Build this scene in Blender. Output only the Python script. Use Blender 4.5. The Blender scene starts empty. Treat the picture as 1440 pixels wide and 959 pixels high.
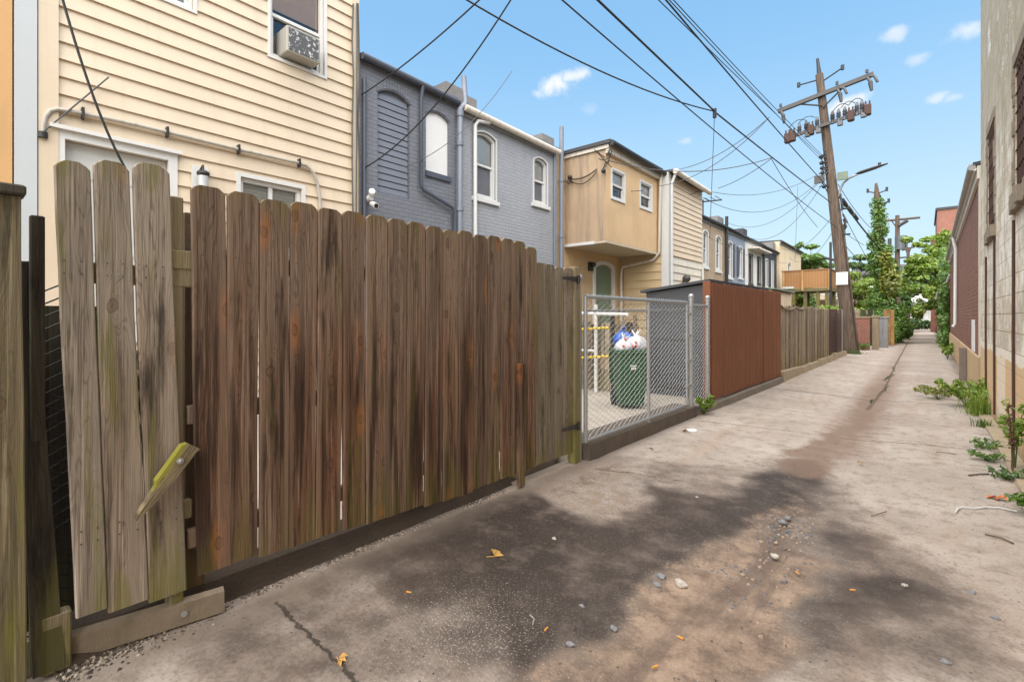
import bpy, math, random
import numpy as np
from mathutils import Vector, Matrix, noise as mn

# ------------------------------------------------------------------ camera, sky, sun, exposure
FPX, CU, HZ, CAMH = 680.0, 720.0, 446.0, 1.4        # focal length in photo pixels, centre column, horizon row, eye height
YAW = math.atan(580/680)
S_, C_ = math.sin(YAW), math.cos(YAW)
sc = bpy.context.scene
cd = bpy.data.cameras.new('camera'); cam = bpy.data.objects.new('camera', cd); sc.collection.objects.link(cam)
cam.location = (0, 0, CAMH); cam.rotation_euler = (math.pi/2, 0, YAW)
cd.sensor_width = 36; cd.lens = 36*FPX/1440; cd.shift_y = -(479.5-HZ)/1440
cd.clip_start = .05; cd.clip_end = 3000
sc.camera = cam
sc.view_settings.view_transform = 'Standard'; sc.view_settings.look = 'None'
sc.view_settings.gamma = 1; sc.view_settings.use_curve_mapping = False
sc.view_settings.exposure = 2.13
SUN_EL, SUN_AZ = math.radians(60), math.radians(165)    # azimuth clockwise from +Y
W = bpy.data.worlds.new('World'); sc.world = W; W.use_nodes = True
sun = bpy.data.lights.new('sun', 'SUN'); sun.energy = 2.6; sun.angle = math.radians(115); sun.color = (1, .92, .82)
so = bpy.data.objects.new('sun', sun); sc.collection.objects.link(so)
sdir = Vector((math.sin(SUN_AZ)*math.cos(SUN_EL), math.cos(SUN_AZ)*math.cos(SUN_EL), math.sin(SUN_EL)))
so.rotation_euler = sdir.to_track_quat('Z', 'Y').to_euler(); so.location = (4, -4, 12)

# ------------------------------------------------------------------ node shorthand
class NT:
    def __init__(s, tree): s.t = tree; s.n = tree.nodes; s.l = tree.links
    def new(s, typ, ins=None, **kw):
        nd = s.n.new(typ)
        for k, v in kw.items(): setattr(nd, k, v)
        for k, v in (ins or {}).items(): s.put(nd.inputs[k], v)
        return nd
    def put(s, sock, v):
        if hasattr(v, 'links') and hasattr(v, 'node'): s.l.new(v, sock)
        else:
            if sock.type == 'RGBA' and hasattr(v, '__len__') and len(v) == 3: v = (*v, 1)
            sock.default_value = v
    def m(s, op, a, b=0.0, c=None, clamp=False):
        nd = s.new('ShaderNodeMath', operation=op, use_clamp=clamp)
        s.put(nd.inputs[0], a); s.put(nd.inputs[1], b)
        if c is not None: s.put(nd.inputs[2], c)
        return nd.outputs[0]
    def vm(s, op, a, b=(0, 0, 0), out=0):
        nd = s.new('ShaderNodeVectorMath', operation=op)
        s.put(nd.inputs[0], a); s.put(nd.inputs[1], b)
        return nd.outputs[out]
    def mul(s, v, k): return s.vm('MULTIPLY', v, k)
    def obj(s): return s.new('ShaderNodeTexCoord').outputs['Object']
    def wpos(s): return s.new('ShaderNodeNewGeometry').outputs['Position']
    def sep(s, v):
        o = s.new('ShaderNodeSeparateXYZ', {0: v}).outputs; return o[0], o[1], o[2]
    def comb(s, x=0., y=0., z=0.): return s.new('ShaderNodeCombineXYZ', {0: x, 1: y, 2: z}).outputs[0]
    def noise(s, v, scale=5., detail=4., rough=.55, dist=0., dim='3D'):
        nd = s.new('ShaderNodeTexNoise', noise_dimensions=dim)
        if dim == '1D': s.put(nd.inputs['W'], v)
        else: s.put(nd.inputs['Vector'], v)
        s.put(nd.inputs['Scale'], scale); s.put(nd.inputs['Detail'], detail); s.put(nd.inputs['Roughness'], rough); s.put(nd.inputs['Distortion'], dist)
        return nd.outputs['Fac']
    def ss(s, v, a, b, x=0., y=1.):
        nd = s.new('ShaderNodeMapRange', interpolation_type='SMOOTHSTEP')
        s.put(nd.inputs[0], v); s.put(nd.inputs[1], a); s.put(nd.inputs[2], b); s.put(nd.inputs[3], x); s.put(nd.inputs[4], y)
        return nd.outputs[0]
    def mix(s, f, a, b, bt='MIX'):
        nd = s.new('ShaderNodeMix', data_type='RGBA', blend_type=bt)
        s.put(nd.inputs[0], f); s.put(nd.inputs[6], a); s.put(nd.inputs[7], b)
        return nd.outputs[2]
    def rnd(s): return s.new('ShaderNodeObjectInfo').outputs['Random']
    def island(s): return s.new('ShaderNodeNewGeometry').outputs['Random Per Island']
    def attr(s, name): return s.new('ShaderNodeAttribute', attribute_name=name).outputs['Fac']
    def bump(s, h, strength=.4, dist=.01): return s.new('ShaderNodeBump', {'Height': h, 'Strength': strength, 'Distance': dist}).outputs[0]

def mat(name, fn):
    m = bpy.data.materials.new(name); m.use_nodes = True; m.node_tree.nodes.clear()
    t = NT(m.node_tree); out = t.new('ShaderNodeOutputMaterial')
    r = fn(t)
    if isinstance(r, dict):
        b = t.new('ShaderNodeBsdfPrincipled')
        for k, v in r.items(): t.put(b.inputs[k], v)
        r = b.outputs[0]
    t.l.new(r, out.inputs[0])
    return m

def plain(name, col, rough=.6, var=.12, scale=6., metal=0., dirt=.0, dirtcol=(.1, .08, .06), bump=.0):
    def fn(t):
        v = t.vm('ADD', t.wpos(), t.comb(t.m('MULTIPLY', t.rnd(), 31.), 0., 0.))
        n = t.noise(v, scale, 5, .6)
        k = t.m('MULTIPLY_ADD', n, 2*var, 1-var)
        c = t.mix(1., col, t.comb(k, k, k), 'MULTIPLY')
        if dirt:
            sx, sy, sz = t.sep(v)
            st = t.noise(t.comb(t.m('MULTIPLY', sx, 9.), t.m('MULTIPLY', sy, 9.), t.m('MULTIPLY', sz, 1.1)), 1., 5, .65)
            c = t.mix(t.m('MULTIPLY', t.ss(st, .48, .75), dirt), c, dirtcol)
        d = {'Base Color': c, 'Roughness': rough, 'Metallic': metal}
        if bump: d['Normal'] = t.bump(t.noise(v, scale*9, 4), bump, .01)
        return d
    return mat(name, fn)

# ------------------------------------------------------------------ sky with a few small clouds
def ray(u, v):
    a, b = (u-CU)/FPX, (HZ-v)/FPX
    return Vector((a*C_-S_, a*S_+C_, b))
def G(u, v, z=0.):
    d = ray(u, v); return Vector((0, 0, CAMH)) + d*((z-CAMH)/d.z)
def PX(u, v, x): d = ray(u, v); return Vector((0, 0, CAMH)) + d*(x/d.x)
def PY(u, v, y): d = ray(u, v); return Vector((0, 0, CAMH)) + d*(y/d.y)
def PD(u, v, t): return Vector((0, 0, CAMH)) + ray(u, v)*t

def make_world():
    W.node_tree.nodes.clear(); t = NT(W.node_tree)
    sky = t.new('ShaderNodeTexSky', sky_type='NISHITA', sun_disc=False, sun_elevation=SUN_EL, sun_rotation=SUN_AZ)
    sky.air_density = 1.0; sky.dust_density = 1.1; sky.ozone_density = 1.6
    dirn = t.new('ShaderNodeTexCoord').outputs['Generated']
    dirn = t.vm('NORMALIZE', dirn)
    wob = t.vm('SUBTRACT', t.new('ShaderNodeTexNoise', {'Vector': dirn, 'Scale': 22., 'Detail': 6., 'Roughness': .62}).outputs['Color'], (.5, .5, .5))
    acc = 0.
    for (u, v, r, amt) in ((790, 118, .040, .95), (812, 106, .026, .8), (1190, 150, .030, .95), (1262, 50, .022, .6), (1293, 82, .018, .45), (1357, 46, .026, .6),
                           (1316, 138, .017, .55), (1340, 139, .014, .4), (962, 200, .014, .35), (830, 152, .02, .18), (1206, 140, .02, .7), (760, 132, .02, .5)):
        c = ray(u, v).normalized()
        off = t.vm('SUBTRACT', dirn, tuple(c))
        off = t.mul(off, (1., 1., 1.9))
        off = t.vm('ADD', off, t.mul(wob, (r*2.6,)*3))
        d = t.vm('LENGTH', off, out=1)
        acc = t.m('MAXIMUM', acc, t.m('MULTIPLY', t.ss(d, r*1.15, r*.15), amt))
    # thin summer overcast veil: paler and brighter towards the horizon
    z = t.sep(dirn)[2]
    veil = t.ss(z, 1., .0, .55, .92)
    c = t.mix(veil, sky.outputs[0], t.mix(t.ss(z, .0, .55), (3.3, 4.25, 4.75), (1.35, 2.95, 4.7)))
    c = t.mix(acc, c, (4.7, 4.75, 4.8))
    bg = t.new('ShaderNodeBackground', {'Color': c, 'Strength': .05})
    t.l.new(bg.outputs[0], t.new('ShaderNodeOutputWorld').inputs[0])
make_world()

# ------------------------------------------------------------------ mesh builders
COL = sc.collection
def setp(o, label=None, cat=None, group=None, kind=None):
    if label: o['label'] = label
    if cat: o['category'] = cat
    if group: o['group'] = group
    if kind: o['kind'] = kind
    return o
def thing(name, label, cat, loc=(0, 0, 0), group=None):
    o = bpy.data.objects.new(name, None); COL.objects.link(o); o.location = loc; o.empty_display_size = .2
    return setp(o, label, cat, group)
WL = {}
def wloc(p):
    v = Vector((0, 0, 0))
    while p is not None: v += p.location; p = p.parent
    return v

class Fr:
    """wall frame: s runs along u, z is up, d stands out along n"""
    def __init__(s, o, u, n): s.o = Vector(o); s.u = Vector(u); s.n = Vector(n)
    def p(s, a, z, d=0.): return s.o + s.u*a + s.n*d + Vector((0, 0, z))

class MB:
    def __init__(s): s.v = []; s.f = []; s.sm = []
    def add(s, vs, fs, smooth=False):
        k = len(s.v); s.v += [tuple(v) for v in vs]; s.f += [tuple(i+k for i in f) for f in fs]; s.sm += [smooth]*len(fs); return s
    def quad(s, a, b, c, d): return s.add((a, b, c, d), ((0, 1, 2, 3),))
    def box(s, x0, x1, y0, y1, z0, z1):
        return s.hexa([(x0, y0, z0), (x1, y0, z0), (x1, y1, z0), (x0, y1, z0), (x0, y0, z1), (x1, y0, z1), (x1, y1, z1), (x0, y1, z1)])
    def hexa(s, v): return s.add(v, ((3, 2, 1, 0), (4, 5, 6, 7), (0, 1, 5, 4), (1, 2, 6, 5), (2, 3, 7, 6), (3, 0, 4, 7)))
    def fbox(s, fr, a, b, c, d, e0, e1):          # box in a wall frame: s a..b, z c..d, depth e0..e1
        P = fr.p
        return s.hexa([P(a, c, e1), P(b, c, e1), P(b, c, e0), P(a, c, e0), P(a, d, e1), P(b, d, e1), P(b, d, e0), P(a, d, e0)])
    def bbox(s, x0, x1, y0, y1, z0, z1, b=.005):  # bevelled box
        import itertools
        k = len(s.v); V = []; F = []
        rings = []
        for z, i in ((z0, b), (z0+b, 0), (z1-b, 0), (z1, b)):
            r = []
            for (x, y) in ((x0+i+b, y0+i), (x1-i-b, y0+i), (x1-i, y0+i+b), (x1-i, y1-i-b), (x1-i-b, y1-i), (x0+i+b, y1-i), (x0+i, y1-i-b), (x0+i, y0+i+b)):
                r.append(len(V)); V.append((x, y, z))
            rings.append(r)
        for a, c in zip(rings, rings[1:]):
            for j in range(8): F.append((a[j], a[(j+1) % 8], c[(j+1) % 8], c[j]))
        F.append(tuple(reversed(rings[0]))); F.append(tuple(rings[-1]))
        return s.add(V, F)
    def tube(s, pts, r, n=8, caps=True, smooth=True, flat=1.):
        pts = [Vector(p) for p in pts]; rs = r if hasattr(r, '__len__') else [r]*len(pts)
        V = []; F = []; up = Vector((.13, .21, 1)).normalized(); prev = None
        for i, p in enumerate(pts):
            d = (pts[min(i+1, len(pts)-1)] - pts[max(i-1, 0)]).normalized()
            if prev is None:
                a = d.cross(up)
                if a.length < .1: a = d.cross(Vector((1, 0, 0)))
            else: a = prev - d*prev.dot(d)
            a.normalize(); prev = a; b = d.cross(a)
            for j in range(n):
                w = 2*math.pi*j/n; V.append(p + a*math.cos(w)*rs[i] + b*math.sin(w)*rs[i]*flat)
        for i in range(len(pts)-1):
            for j in range(n):
                q = (j+1) % n; F.append((i*n+j, i*n+q, (i+1)*n+q, (i+1)*n+j))
        s.add(V, F, smooth)
        if caps:
            s.add([V[j] for j in range(n)], (tuple(range(n-1, -1, -1)),)); s.add([V[(len(pts)-1)*n+j] for j in range(n)], (tuple(range(n)),))
        return s
    def sphere(s, c, r, n=10, m=6, sx=1, sy=1, sz=1):
        V = [(c[0], c[1], c[2]-r*sz)]; F = []
        for i in range(1, m):
            a = -math.pi/2 + math.pi*i/m
            for j in range(n):
                w = 2*math.pi*j/n; V.append((c[0]+r*sx*math.cos(a)*math.cos(w), c[1]+r*sy*math.cos(a)*math.sin(w), c[2]+r*sz*math.sin(a)))
        V.append((c[0], c[1], c[2]+r*sz)); L = len(V)-1
        for j in range(n):
            q = (j+1) % n; F.append((0, 1+q, 1+j)); F.append((L, 1+(m-2)*n+j, 1+(m-2)*n+q))
            for i in range(m-2): F.append((1+i*n+j, 1+i*n+q, 1+(i+1)*n+q, 1+(i+1)*n+j))
        return s.add(V, F, True)
    def plate(s, fr, pts, d0, d1):                # extruded polygon in a wall frame (pts counter-clockwise from outside)
        n = len(pts); V = [fr.p(a, z, d1) for a, z in pts] + [fr.p(a, z, d0) for a, z in pts]
        F = [tuple(range(n)), tuple(range(2*n-1, n-1, -1))] + [(j, j+n, (j+1) % n + n, (j+1) % n) for j in range(n)]
        return s.add(V, F)
    def ring(s, fr, o, i, d0, d1):
        n = len(o); V = [fr.p(a, z, d) for L in (o, i) for d in (d1, d0) for a, z in L]; F = []
        for j in range(n):
            q = (j+1) % n
            F += [(j, q, 2*n+q, 2*n+j), (j, n+j, n+q, q), (2*n+j, 2*n+q, 3*n+q, 3*n+j), (n+j, 3*n+j, 3*n+q, n+q)]
        return s.add(V, F)
    def build(s, name, m, parent=None, loc=None, label=None, cat=None, group=None, kind=None, fix=False):
        base = wloc(parent) if parent is not None else Vector((0, 0, 0))
        l = Vector(loc) if loc is not None else Vector((0, 0, 0))
        off = base + l
        me = bpy.data.meshes.new(name)
        me.from_pydata([(x-off.x, y-off.y, z-off.z) for x, y, z in s.v], [], s.f)
        me.polygons.foreach_set('use_smooth', s.sm)
        me.materials.append(m); me.update()
        if fix:
            import bmesh
            bm = bmesh.new(); bm.from_mesh(me); bmesh.ops.recalc_face_normals(bm, faces=bm.faces); bm.to_mesh(me); bm.free()
        o = bpy.data.objects.new(name, me); COL.objects.link(o); o.location = l
        if parent is not None: o.parent = parent
        return setp(o, label, cat, group, kind)

def outline(a, b, c, d, r=0., n=9):
    L = [(a, c), (b, c)]
    if r <= 0: return L + [(b, d), (a, d)]
    w = (b-a)/2; R = (w*w+r*r)/(2*r); m = (a+b)/2; zc = d-R; t0 = math.asin(w/R)
    for i in range(n+1):
        t = t0 - 2*t0*i/n; L.append((m+R*math.sin(t), zc+R*math.cos(t)))
    return L
def inset(a, b, c, d, r, w, n=9): return outline(a+w, b-w, c+w, d-w, r, n)

def wall_grid(mb, fr, s0, s1, z0, z1, ops=(), depth=.14, lap=0., lip=0., z_off=0.):
    """front face of a wall with real openings (a,b,c,d,rise) and reveals; lap > 0 gives clapboards with a drop edge"""
    zs = {z0, z1}
    for o in ops: zs |= {o[2], o[3]}
    if lap:
        k = math.floor((z0-z_off)/lap)*lap+z_off
        while k < z1:
            if z0 < k < z1: zs.add(k)
            k += lap
    zs = sorted(z for z in zs if z0-1e-6 <= z <= z1+1e-6); P = fr.p
    for za, zb in zip(zs, zs[1:]):
        if zb-za < 1e-4: continue
        if lap:
            fa = ((za-z_off)/lap+1e-6) % 1.0; fb = fa + (zb-za)/lap; da, db = lip*(1-fa), lip*(1-fb)
        else: da = db = 0.
        xs = [(s0, s1)]
        for (a, b, c, d, *r) in ops:
            if c < zb-1e-5 and d > za+1e-5:
                nx = []
                for p, q in xs:
                    if a > p: nx.append((p, min(a, q)))
                    if b < q: nx.append((max(b, p), q))
                xs = [(p, q) for p, q in nx if q-p > 1e-4]
        for p, q in xs:
            mb.quad(P(p, za, da), P(q, za, da), P(q, zb, db), P(p, zb, db))
            if lap and fa < 1e-3: mb.quad(P(p, za, 0), P(q, za, 0), P(q, za, da), P(p, za, da))
    for (a, b, c, d, *r) in ops:
        r = r[0] if r else 0.
        o = outline(a, b, c, d, r); n = len(o)
        if r:
            arc = o[2:]; h = len(arc)//2
            mb.add([P(b, d, 0)] + [P(x, z, 0) for x, z in arc[:h+1]], [(0, i+1, i+2)[::-1] for i in range(h)][::-1])
            mb.add([P(a, d, 0)] + [P(x, z, 0) for x, z in arc[h:]], [(0, i+1, i+2)[::-1] for i in range(len(arc)-h-1)])
        for i in range(n):
            (x0, y0), (x1, y1) = o[i], o[(i+1) % n]
            mb.quad(P(x0, y0, 0), P(x1, y1, 0), P(x1, y1, -depth), P(x0, y0, -depth))
    return mb

def sag(a, b, s=.3, n=14):
    a, b = Vector(a), Vector(b)
    return [a.lerp(b, i/n) - Vector((0, 0, s*4*(i/n)*(1-i/n))) for i in range(n+1)]

def leaves(centres, n, size, rng, squash=.6):
    """n leaf faces spread through the clumps (x,y,z,rx,ry,rz)"""
    c = np.array(centres, float); w = c[:, 3]*c[:, 4]*c[:, 5]; w = w**.7; w /= w.sum()
    k = rng.choice(len(c), n, p=w)
    d = rng.normal(size=(n, 3)); d /= np.linalg.norm(d, axis=1)[:, None]
    rr = rng.uniform(.45, 1.08, (n, 1))**.8
    pos = c[k, :3] + d*rr*c[k, 3:6]
    nrm = d*.7 + rng.normal(size=(n, 3))*.55 + np.array([0, 0, .55]); nrm /= np.linalg.norm(nrm, axis=1)[:, None]
    t = rng.normal(size=(n, 3)); t -= nrm*(t*nrm).sum(1)[:, None]; t /= np.linalg.norm(t, axis=1)[:, None]
    b = np.cross(nrm, t); L = size*rng.uniform(.55, 1.35, (n, 1)); Wd = L*squash
    fold = nrm*L*.12
    v = np.stack([pos-t*L, pos+b*Wd-t*L*.15-fold, pos+t*L*1.05, pos-b*Wd-t*L*.15-fold], 1).reshape(-1, 3)
    mb = MB(); mb.v = [tuple(x) for x in v.tolist()]; mb.f = [(4*i, 4*i+1, 4*i+2, 4*i+3) for i in range(n)]; mb.sm = [False]*n
    return mb
# ------------------------------------------------------------------ materials
def wood_mat(name, grey, brown, dark, algae=.2, warm=.5, rust=.5, stain=.45):
    def fn(t):
        o = t.obj(); r = t.rnd(); x, y, z = t.sep(o)
        r1 = t.m('MULTIPLY', r, 57.3); r2 = t.m('FRACT', t.m('MULTIPLY', r, 913.7)); r3 = t.m('FRACT', t.m('MULTIPLY', r, 3391.1))
        yz = t.comb(t.m('ADD', y, r1), t.m('ADD', z, t.m('MULTIPLY', r2, 40.)), r1)
        # knots: one lattice point per cell, only some of them used
        ks = t.mul(yz, (6.2, 2.1, 0.))
        vo = t.new('ShaderNodeTexVoronoi', {'Vector': ks, 'Scale': 1., 'Randomness': .85}, voronoi_dimensions='2D', feature='F1')
        dv = t.mul(t.vm('SUBTRACT', ks, vo.outputs['Position']), (1/6.2, .62/2.1, 0.))
        dv = t.vm('ADD', dv, t.mul(t.vm('SUBTRACT', t.new('ShaderNodeTexNoise', {'Vector': t.mul(yz, (30., 22., 1.)), 'Scale': 1., 'Detail': 3.}).outputs['Color'], (.5, .5, .5)), (.022, .022, 0.)))
        dk = t.vm('LENGTH', dv, out=1)
        use = t.m('GREATER_THAN', t.sep(vo.outputs['Color'])[0], .58)
        dke = t.vm('LENGTH', t.mul(dv, (1., .42, 0.)), out=1)
        g = t.m('MULTIPLY', use, t.m('POWER', 2.718, t.m('MULTIPLY', t.m('MULTIPLY', dke, dke), -1100.)))
        low = t.noise(t.mul(yz, (7., .75, 1.)), 1., 3, .5)
        phi = t.m('ADD', t.m('ADD', t.m('MULTIPLY', y, .55), t.m('MULTIPLY', low, .22)), t.m('MULTIPLY', g, .075))
        rings = t.noise(t.m('ADD', t.m('MULTIPLY', phi, 210.), r1), 1., 2.5, .55, dim='1D')
        fib = t.noise(t.mul(yz, (230., 3.2, 1.)), 1., 4, .6)
        fib2 = t.noise(t.mul(yz, (70., 1.3, 1.)), 1., 5, .65)
        blot = t.noise(t.mul(yz, (9., .95, 1.)), 1., 5, .6)
        blot2 = t.noise(t.vm('ADD', t.mul(yz, (16., 1.6, 1.)), (7., 3., 0.)), 1., 6, .62)
        # weathering: the tops bleach to grey, the middles keep their brown
        zz = t.m('ADD', z, t.m('MULTIPLY', t.m('SUBTRACT', blot, .5), 1.9))
        warmth = t.m('MULTIPLY', t.ss(zz, 1.75, .85), t.m('MULTIPLY_ADD', r2, .8, warm))
        c = t.mix(t.m('MULTIPLY', warmth, 1., clamp=True), grey, brown)
        k = t.m('MULTIPLY_ADD', r3, .62, .66)
        c = t.mix(1., c, t.comb(k, k, k), 'MULTIPLY')
        c = t.mix(t.m('MULTIPLY', t.ss(rings, .50, .66), .42), c, dark)
        c = t.mix(t.m('MULTIPLY', t.ss(fib, .49, .64), .60), c, dark)
        c = t.mix(t.m('MULTIPLY', t.ss(fib2, .50, .34), .55), c, tuple(min(1, q*1.7) for q in grey))
        str3 = t.noise(t.vm('ADD', t.mul(yz, (19., .7, 1.)), (3., 17., 0.)), 1., 6, .62)
        c = t.mix(t.m('MULTIPLY', t.m('MULTIPLY', t.ss(str3, .48, .60), t.ss(zz, 1.8, .8, .2, 1.)), stain), c, tuple(q*.62 for q in dark))
        c = t.mix(t.m('MULTIPLY', t.ss(blot2, .54, .70), .85), c, tuple(q*.55 for q in dark))
        rs = t.m('MULTIPLY', t.m('MULTIPLY', use, rust), t.ss(t.vm('LENGTH', t.mul(dv, (1.15, .50, 0.)), out=1), .050, .012))
        rs = t.m('MULTIPLY', rs, t.m('GREATER_THAN', t.sep(vo.outputs['Color'])[1], .45))
        c = t.mix(t.m('MULTIPLY', rs, t.ss(fib2, .35, .6)), c, (.29, .105, .030))
        core = t.m('MULTIPLY', use, t.ss(dk, .017, .006))
        c = t.mix(t.m('MULTIPLY', core, .6), c, (.10, .05, .028))
        c = t.mix(t.m('MULTIPLY', t.m('MULTIPLY', use, t.ss(t.m('ABSOLUTE', t.m('SUBTRACT', dk, .016)), .006, .001)), .5), c, tuple(q*.6 for q in dark))
        eg = t.m('MULTIPLY', t.ss(t.m('ADD', t.m('ABSOLUTE', y), t.m('MULTIPLY', t.m('SUBTRACT', low, .5), .05)), .042, .060), t.ss(fib2, .36, .56, .25, .75))
        c = t.mix(t.m('MULTIPLY', eg, .5), c, tuple(min(1, q*1.3) for q in grey))
        # algae in soft vertical patches, strongest at the feet and tips
        al = t.noise(t.vm('ADD', t.mul(yz, (11., .9, 1.)), (31., 5., 0.)), 1., 5, .65)
        foot = t.m('ADD', t.ss(z, .55, .1, 0., .16), t.ss(z, 1.88, 2.02, 0., .12))
        am = t.m('MULTIPLY', t.ss(t.m('ADD', t.m('ADD', al, foot), t.m('MULTIPLY', r3, .08)), .56, .74), algae)
        c = t.mix(am, c, (.135, .130, .022))
        h = t.m('ADD', t.m('MULTIPLY', fib, .6), t.m('ADD', t.m('MULTIPLY', rings, .5), t.m('MULTIPLY', fib2, .5)))
        return {'Base Color': c, 'Roughness': .82, 'Specular IOR Level': .25, 'Normal': t.bump(h, .55, .006)}
    return mat(name, fn)

WOOD_GREY = wood_mat('weathered_wood', (.255, .215, .175), (.20, .14, .10), (.058, .044, .033), algae=.62, warm=-.1, rust=.35)
WOOD_BROWN = wood_mat('brown_wood', (.185, .130, .095), (.145, .066, .036), (.040, .022, .014), algae=.3, warm=.35, rust=.9, stain=.85)
WOOD_GATE = wood_mat('gate_wood', (.175, .132, .096), (.14, .092, .06), (.055, .042, .030), algae=.55, warm=.15, rust=.2)
WOOD_FAR = wood_mat('silvery_wood', (.30, .25, .195), (.26, .18, .10), (.09, .07, .05), algae=.5, warm=.1, rust=.1)
WOOD_DARK = wood_mat('blackened_wood', (.05, .045, .036), (.045, .035, .025), (.015, .012, .01), algae=.35, warm=.1, rust=.0)
WOOD_MOSS = wood_mat('mossy_wood', (.20, .165, .105), (.16, .125, .07), (.06, .05, .03), algae=.7, warm=.2, rust=.1)
WOOD_DECK = wood_mat('new_orange_wood', (.42, .24, .10), (.46, .25, .09), (.26, .13, .045), algae=.1, warm=.4, rust=.4)

def redfence(t):
    o = t.wpos(); x, y, z = t.sep(o)
    f = t.noise(t.comb(t.m('MULTIPLY', x, 60.), t.m('MULTIPLY', y, 60.), t.m('MULTIPLY', z, 1.8)), 1., 5, .65)
    b = t.noise(o, 1.6, 5, .6)
    c = t.mix(f, (.105, .034, .012), (.235, .082, .032)); c = t.mix(t.ss(b, .45, .75), c, (.20, .07, .028))
    return {'Base Color': c, 'Roughness': .7, 'Normal': t.bump(f, .3, .004)}
RED_STAIN = mat('red_brown_stain', redfence)

def siding(name, c0, dirt):
    def fn(t):
        o = t.wpos(); x, y, z = t.sep(o)
        n = t.noise(o, .8, 5, .6); f = t.noise(t.mul(o, (3., 3., 60.)), 1., 3, .6)
        st = t.noise(t.mul(o, (7., 7., .55)), 1., 6, .65)
        c = t.mix(t.ss(n, .3, .75), c0, tuple(q*.9 for q in c0))
        c = t.mix(t.m('MULTIPLY', t.ss(st, .5, .78), dirt), c, (.40, .29, .17))
        c = t.mix(t.m('MULTIPLY', t.ss(f, .5, .7), .10), c, tuple(q*.75 for q in c0))
        return {'Base Color': c, 'Roughness': .5, 'Normal': t.bump(f, .08, .004)}
    return mat(name, fn)
SIDE_CREAM = siding('cream_siding', (.62, .515, .385), .22)
SIDE_PALE = siding('pale_siding', (.66, .53, .38), .35)
SIDE_BUFF = siding('buff_siding', (.58, .44, .26), .35)

def brick(name, c1, c2, mort, axis='y', w=.21, h=.072, ms=.012, bump=.5, var=.25, stain=.0, staincol=(.1, .08, .07), peel=0., peelcol=(.5, .5, .5)):
    def fn(t):
        x, y, z = t.sep(t.wpos())
        u = y if axis == 'y' else x
        v = t.comb(u, z, 0.)
        wob = t.noise(v, 3., 3, .6)
        v2 = t.comb(u, t.m('ADD', z, t.m('MULTIPLY', t.m('SUBTRACT', wob, .5), .02)), 0.)
        br = t.new('ShaderNodeTexBrick', {'Vector': v2, 'Color1': (0, 0, 0), 'Color2': (1, 1, 1), 'Mortar': (.5, .5, .5), 'Scale': 1., 'Mortar Size': ms, 'Mortar Smooth': .35, 'Bias': 0., 'Brick Width': w, 'Row Height': h})
        c = t.mix(t.m('MULTIPLY', t.sep(br.outputs[0])[0], 1.), c1, c2)
        n = t.noise(t.comb(u, z, 3.), 1.1, 6, .62); n2 = t.noise(t.comb(t.m('MULTIPLY', u, 5.), t.m('MULTIPLY', z, .8), 9.), 1., 6, .65); n3 = t.noise(t.comb(u, z, 5.), 40., 4, .65)
        k = t.m('MULTIPLY_ADD', t.m('ADD', n, t.m('MULTIPLY', t.m('SUBTRACT', n3, .5), .5)), 2*var, 1-var); c = t.mix(1., c, t.comb(k, k, k), 'MULTIPLY')
        c = t.mix(t.m('MULTIPLY', br.outputs['Fac'], .85), c, mort)
        if stain: c = t.mix(t.m('MULTIPLY', t.ss(n2, .48, .74), stain), c, staincol)
        if peel: c = t.mix(t.m('MULTIPLY', t.ss(t.m('ADD', n, t.m('MULTIPLY', n3, .3)), .66, .74), peel), c, peelcol)
        hgt = t.m('ADD', t.m('MULTIPLY', br.outputs['Fac'], -1.), t.m('MULTIPLY', n3, .6))
        return {'Base Color': c, 'Roughness': .75, 'Normal': t.bump(hgt, bump, .012)}
    return mat(name, fn)
BRICK_SLATE = brick('slate_painted_brick', (.150, .161, .190), (.170, .181, .211), (.135, .145, .172), bump=.6, var=.14, stain=.25, staincol=(.2, .21, .25))
BRICK_GREY = brick('grey_painted_brick', (.285, .300, .330), (.31, .325, .355), (.26, .275, .305), bump=.5, var=.12, stain=.25, staincol=(.15, .16, .19))
BRICK_TAN = brick('tan_brick', (.40, .29, .18), (.34, .25, .17), (.33, .27, .2), var=.3, stain=.4, staincol=(.2, .15, .11))
BRICK_BLUE = brick('blue_grey_brick', (.24, .28, .34), (.27, .31, .37), (.2, .23, .28), var=.15, stain=.2)
BRICK_WHITE = brick('white_painted_brick', (.68, .66, .62), (.74, .72, .68), (.55, .53, .5), var=.15, stain=.35, staincol=(.42, .39, .34))
BRICK_BLACK = brick('black_painted_brick', (.03, .032, .04), (.04, .042, .05), (.022, .024, .03), var=.2)
BRICK_MAROON = brick('maroon_brick', (.150, .052, .032), (.235, .085, .050), (.19, .14, .11), var=.3, w=.22, h=.078, stain=.35, staincol=(.05, .025, .022))
BRICK_RED = brick('red_brick', (.26, .075, .045), (.33, .11, .07), (.3, .24, .2), var=.3, stain=.3)
BRICK_REDX = brick('red_brick_end', (.24, .07, .042), (.31, .10, .06), (.26, .2, .17), axis='x', var=.3, stain=.3)

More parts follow.
